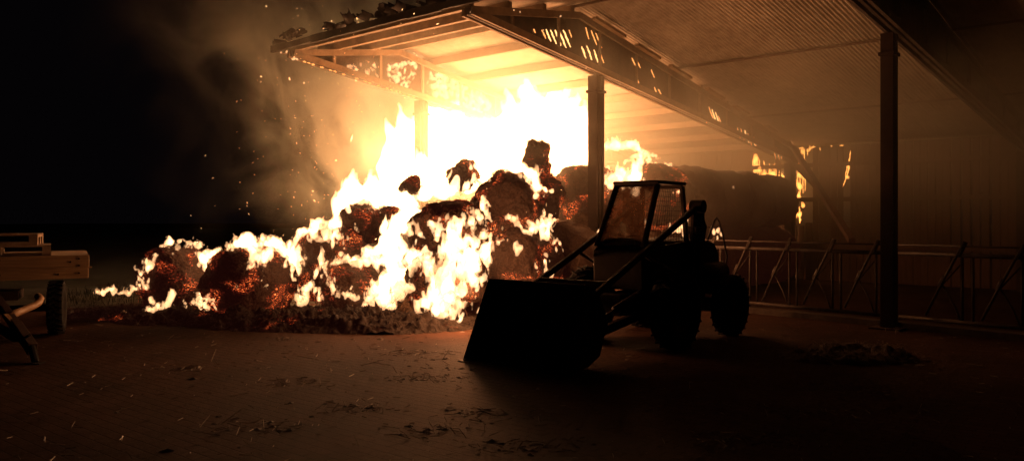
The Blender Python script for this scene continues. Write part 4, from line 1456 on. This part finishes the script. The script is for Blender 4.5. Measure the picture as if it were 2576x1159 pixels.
# ------------------------------------------------------------------ straw litter on the yard
r_ = np.random.RandomState(41)
pts = []
for k in range(1700):
    if k < 900:
        D = r_.uniform(5.0, 12)
        pts.append([r_.uniform(-.68, .68) * D, D])
    else:
        c = [(-1.9, 5.9), (-1.35, 6.5), (.05, 5.4), (-.6, 5.8), (-.25, 6.3), (-2.2, 7.5), (-.9, 7.7), (1.7, 5.5), (2.5, 6.3), (3.2, 7.2), (-3.5, 8.2), (.1, 10.6), (-.3, 10.9), (-.1, 11.1), (4.3, 8.6), (-1.2, 9.2)][k % 16]
        pts.append([c[0] + r_.normal() * .22, c[1] + r_.normal() * .12])
pts = np.array(pts)
Vs, Fs = [], []
for k, (x, y) in enumerate(pts):
    a = r_.uniform(0, math.pi)
    ln = r_.uniform(.01, .05) * (2.0 if r_.uniform() < .12 else 1)
    wd = r_.uniform(.0015, .003)
    d = np.array([math.cos(a), math.sin(a), r_.normal() * .12 + (.6 if r_.uniform() < .05 else 0)])
    s = np.array([-math.sin(a), math.cos(a), 0]) * wd
    c = np.array([x, y, .006 + abs(d[2]) * ln])
    b0 = len(Vs)
    Vs += [c - d * ln - s, c - d * ln + s, c + d * ln + s, c + d * ln - s, c - d * ln + Z * wd * 1.5, c + d * ln + Z * wd * 1.5]
    Fs += [(b0, b0 + 1, b0 + 2, b0 + 3), (b0, b0 + 3, b0 + 5, b0 + 4), (b0 + 1, b0 + 4, b0 + 5, b0 + 2)]
o = link('straw_litter', np.array(Vs), Fs, M['straw'])
tag(o, 'stray straw stalks scattered over the paved yard', 'straw', kind='stuff')
mb = MB()
for k in range(260):
    if k < 130:
        D = r_.uniform(5.0, 12)
        x, y = r_.uniform(-.6, .6) * D, D
    else:
        c = [(-1.9, 5.9), (-1.35, 6.5), (-.6, 5.8), (-.25, 6.3), (.05, 5.4), (-.9, 7.7), (-1.0, 8.8), (-.75, 8.2), (-3, 10.2), (-1.9, 10.2)][k % 10]
        x, y = c[0] + r_.normal() * .2, c[1] + r_.normal() * .1
    s = r_.uniform(.006, .028) * (1.8 if k % 13 == 0 else 1)
    n = 7
    V = [(x, y, s * .45)] + [(x + s * math.cos(a) * q * 1.3, y + s * math.sin(a) * q, .001) for a, q in [(2 * math.pi * i / n, r_.uniform(.6, 1.4)) for i in range(n)]]
    mb.add(V, [(0, 1 + i, 1 + (i + 1) % n) for i in range(n)])
o = mb.build('charred_scraps', M['darkwood'])
tag(o, 'dark clods and burnt scraps lying on the paved yard', 'scraps', kind='stuff')

# ------------------------------------------------------------------ smoke
m, nt, out = newmat('smoke')
gm = N(nt, 'ShaderNodeNewGeometry')
sx = N(nt, 'ShaderNodeSeparateXYZ')
L(nt, gm.outputs['Position'], sx.inputs[0])
mp = N(nt, 'ShaderNodeMapping')
mp.inputs['Scale'].default_value = (1, .6, .75)
mp.inputs['Rotation'].default_value = (0, math.radians(25), 0)
L(nt, gm.outputs['Position'], mp.inputs[0])
n1 = N(nt, 'ShaderNodeTexNoise', Scale=.75, Detail=5.0, Roughness=.6, Distortion=.7)
L(nt, mp.outputs[0], n1.inputs['Vector'])
# plume outside on the left, patchy; thicker inside the barn
X_, Y_, Z_ = sx.outputs
edge = math_(nt, 'ADD', X_, math_(nt, 'MULTIPLY', Z_, .32))
edge = math_(nt, 'ADD', edge, math_(nt, 'MULTIPLY', n1.outputs[0], 3.0))
mleft = mapr(nt, edge, -3.3, -.4)
patch = mapr(nt, n1.outputs[0], .44, .66)
d1 = math_(nt, 'MULTIPLY', math_(nt, 'MULTIPLY', patch, mleft), math_(nt, 'MULTIPLY', mapr(nt, X_, -4.2, -1.6, 1.3, .10), mapr(nt, X_, -1, 3, 1, .5)))
ins = mapr(nt, X_, -2.5, 1.5)
dep = math_(nt, 'ADD', math_(nt, 'MULTIPLY', math_(nt, 'SUBTRACT', X_, float(PC[0])), .645), math_(nt, 'MULTIPLY', math_(nt, 'SUBTRACT', Y_, float(PC[1])), .764))
depm = mapr(nt, dep, -.5, 3.5, .06, 1)
d2 = math_(nt, 'MULTIPLY', math_(nt, 'MULTIPLY', ins, mapr(nt, X_, 0, 5, .05, .13)), depm)
dd = math_(nt, 'ADD', math_(nt, 'MULTIPLY', math_(nt, 'ADD', d1, math_(nt, 'MULTIPLY', mleft, .010)), math_(nt, 'MAXIMUM', mapr(nt, dep, -3.4, -1.2, .04, 1), mapr(nt, Y_, 14.0, 16.0, 0, 1))), d2)
lowz = mapr(nt, Z_, .8, 3.4, .07, 1)
dd = math_(nt, 'MULTIPLY', dd, lowz)
vd = N(nt, 'ShaderNodeVectorMath')
vd.operation = 'DISTANCE'
L(nt, gm.outputs['Position'], vd.inputs[0])
vd.inputs[1].default_value = (.1, 16.8, 3.9)
near = mapr(nt, vd.outputs['Value'], 4.0, .5, 0, .22)
dd = math_(nt, 'ADD', dd, near)
vp = N(nt, 'ShaderNodeVolumePrincipled')
vp.inputs['Color'].default_value = (.88, .84, .64, 1)
vp.inputs['Anisotropy'].default_value = .35
L(nt, dd, vp.inputs['Density'])
L(nt, vp.outputs[0], out.inputs['Volume'])
M['smoke'] = m
mb = MB()
mb.box((2.5, 17.0, 3.7), (21, 14, 7.3))
o = mb.build('smoke', m)
tag(o, 'brown smoke lit from within by the fire', 'smoke', kind='stuff')
m.cycles.volume_step_rate = 1.0

# ------------------------------------------------------------------ light
def lamp(x, y, D, e, r=.25, col=(1, .375, .14)):
    l = bpy.data.lights.new('fire_light', 'POINT')
    l.energy = e
    l.color = col
    l.shadow_soft_size = r
    o = bpy.data.objects.new('fire_light', l)
    COL.objects.link(o)
    o.location = P(x, y, D)
    return o


lamp(1370, 390, 17.4, 1750, .8)
lamp(1170, 395, 17.2, 1750, .8)
lamp(1000, 480, 14.9, 380, .3)
lamp(1180, 690, 10.9, 310, .2)
lamp(650, 600, 12.7, 40, .15)
lamp(820, 640, 12.0, 18, .12)
lamp(1570, 435, 14.8, 60, .2)
lamp(1960, 470, 21.2, 130, .2)
lamp(1700, 575, 13.4, 40, .12)

w = bpy.data.worlds.new('World')
sc.world = w
w.use_nodes = True
bg = w.node_tree.nodes['Background']
bg.inputs[0].default_value = (.0012, .0009, .0012, 1)
bg.inputs[1].default_value = 1.0

# ------------------------------------------------------------------ camera
cd = bpy.data.cameras.new('camera')
cam = bpy.data.objects.new('camera', cd)
COL.objects.link(cam)
cam.location = (0, 0, CAMZ)
cam.rotation_euler = (math.radians(90), 0, 0)
cd.sensor_width = 36
cd.lens = 27
cd.shift_y = -(579.5 - HY) / 2576
cd.clip_end = 500
cd.clip_start = .05
sc.camera = cam

sc.render.engine = 'CYCLES'
cy = sc.cycles
cy.max_bounces = 4
cy.diffuse_bounces = 2
cy.glossy_bounces = 2
cy.transmission_bounces = 2
cy.volume_bounces = 0
cy.transparent_max_bounces = 16
cy.sample_clamp_indirect = 3
cy.volume_step_rate = 1.0
cy.volume_max_steps = 256
cy.use_denoising = True
sc.view_settings.view_transform = 'Standard'
sc.view_settings.look = 'None'
sc.view_settings.exposure = 0
sc.view_settings.gamma = 1
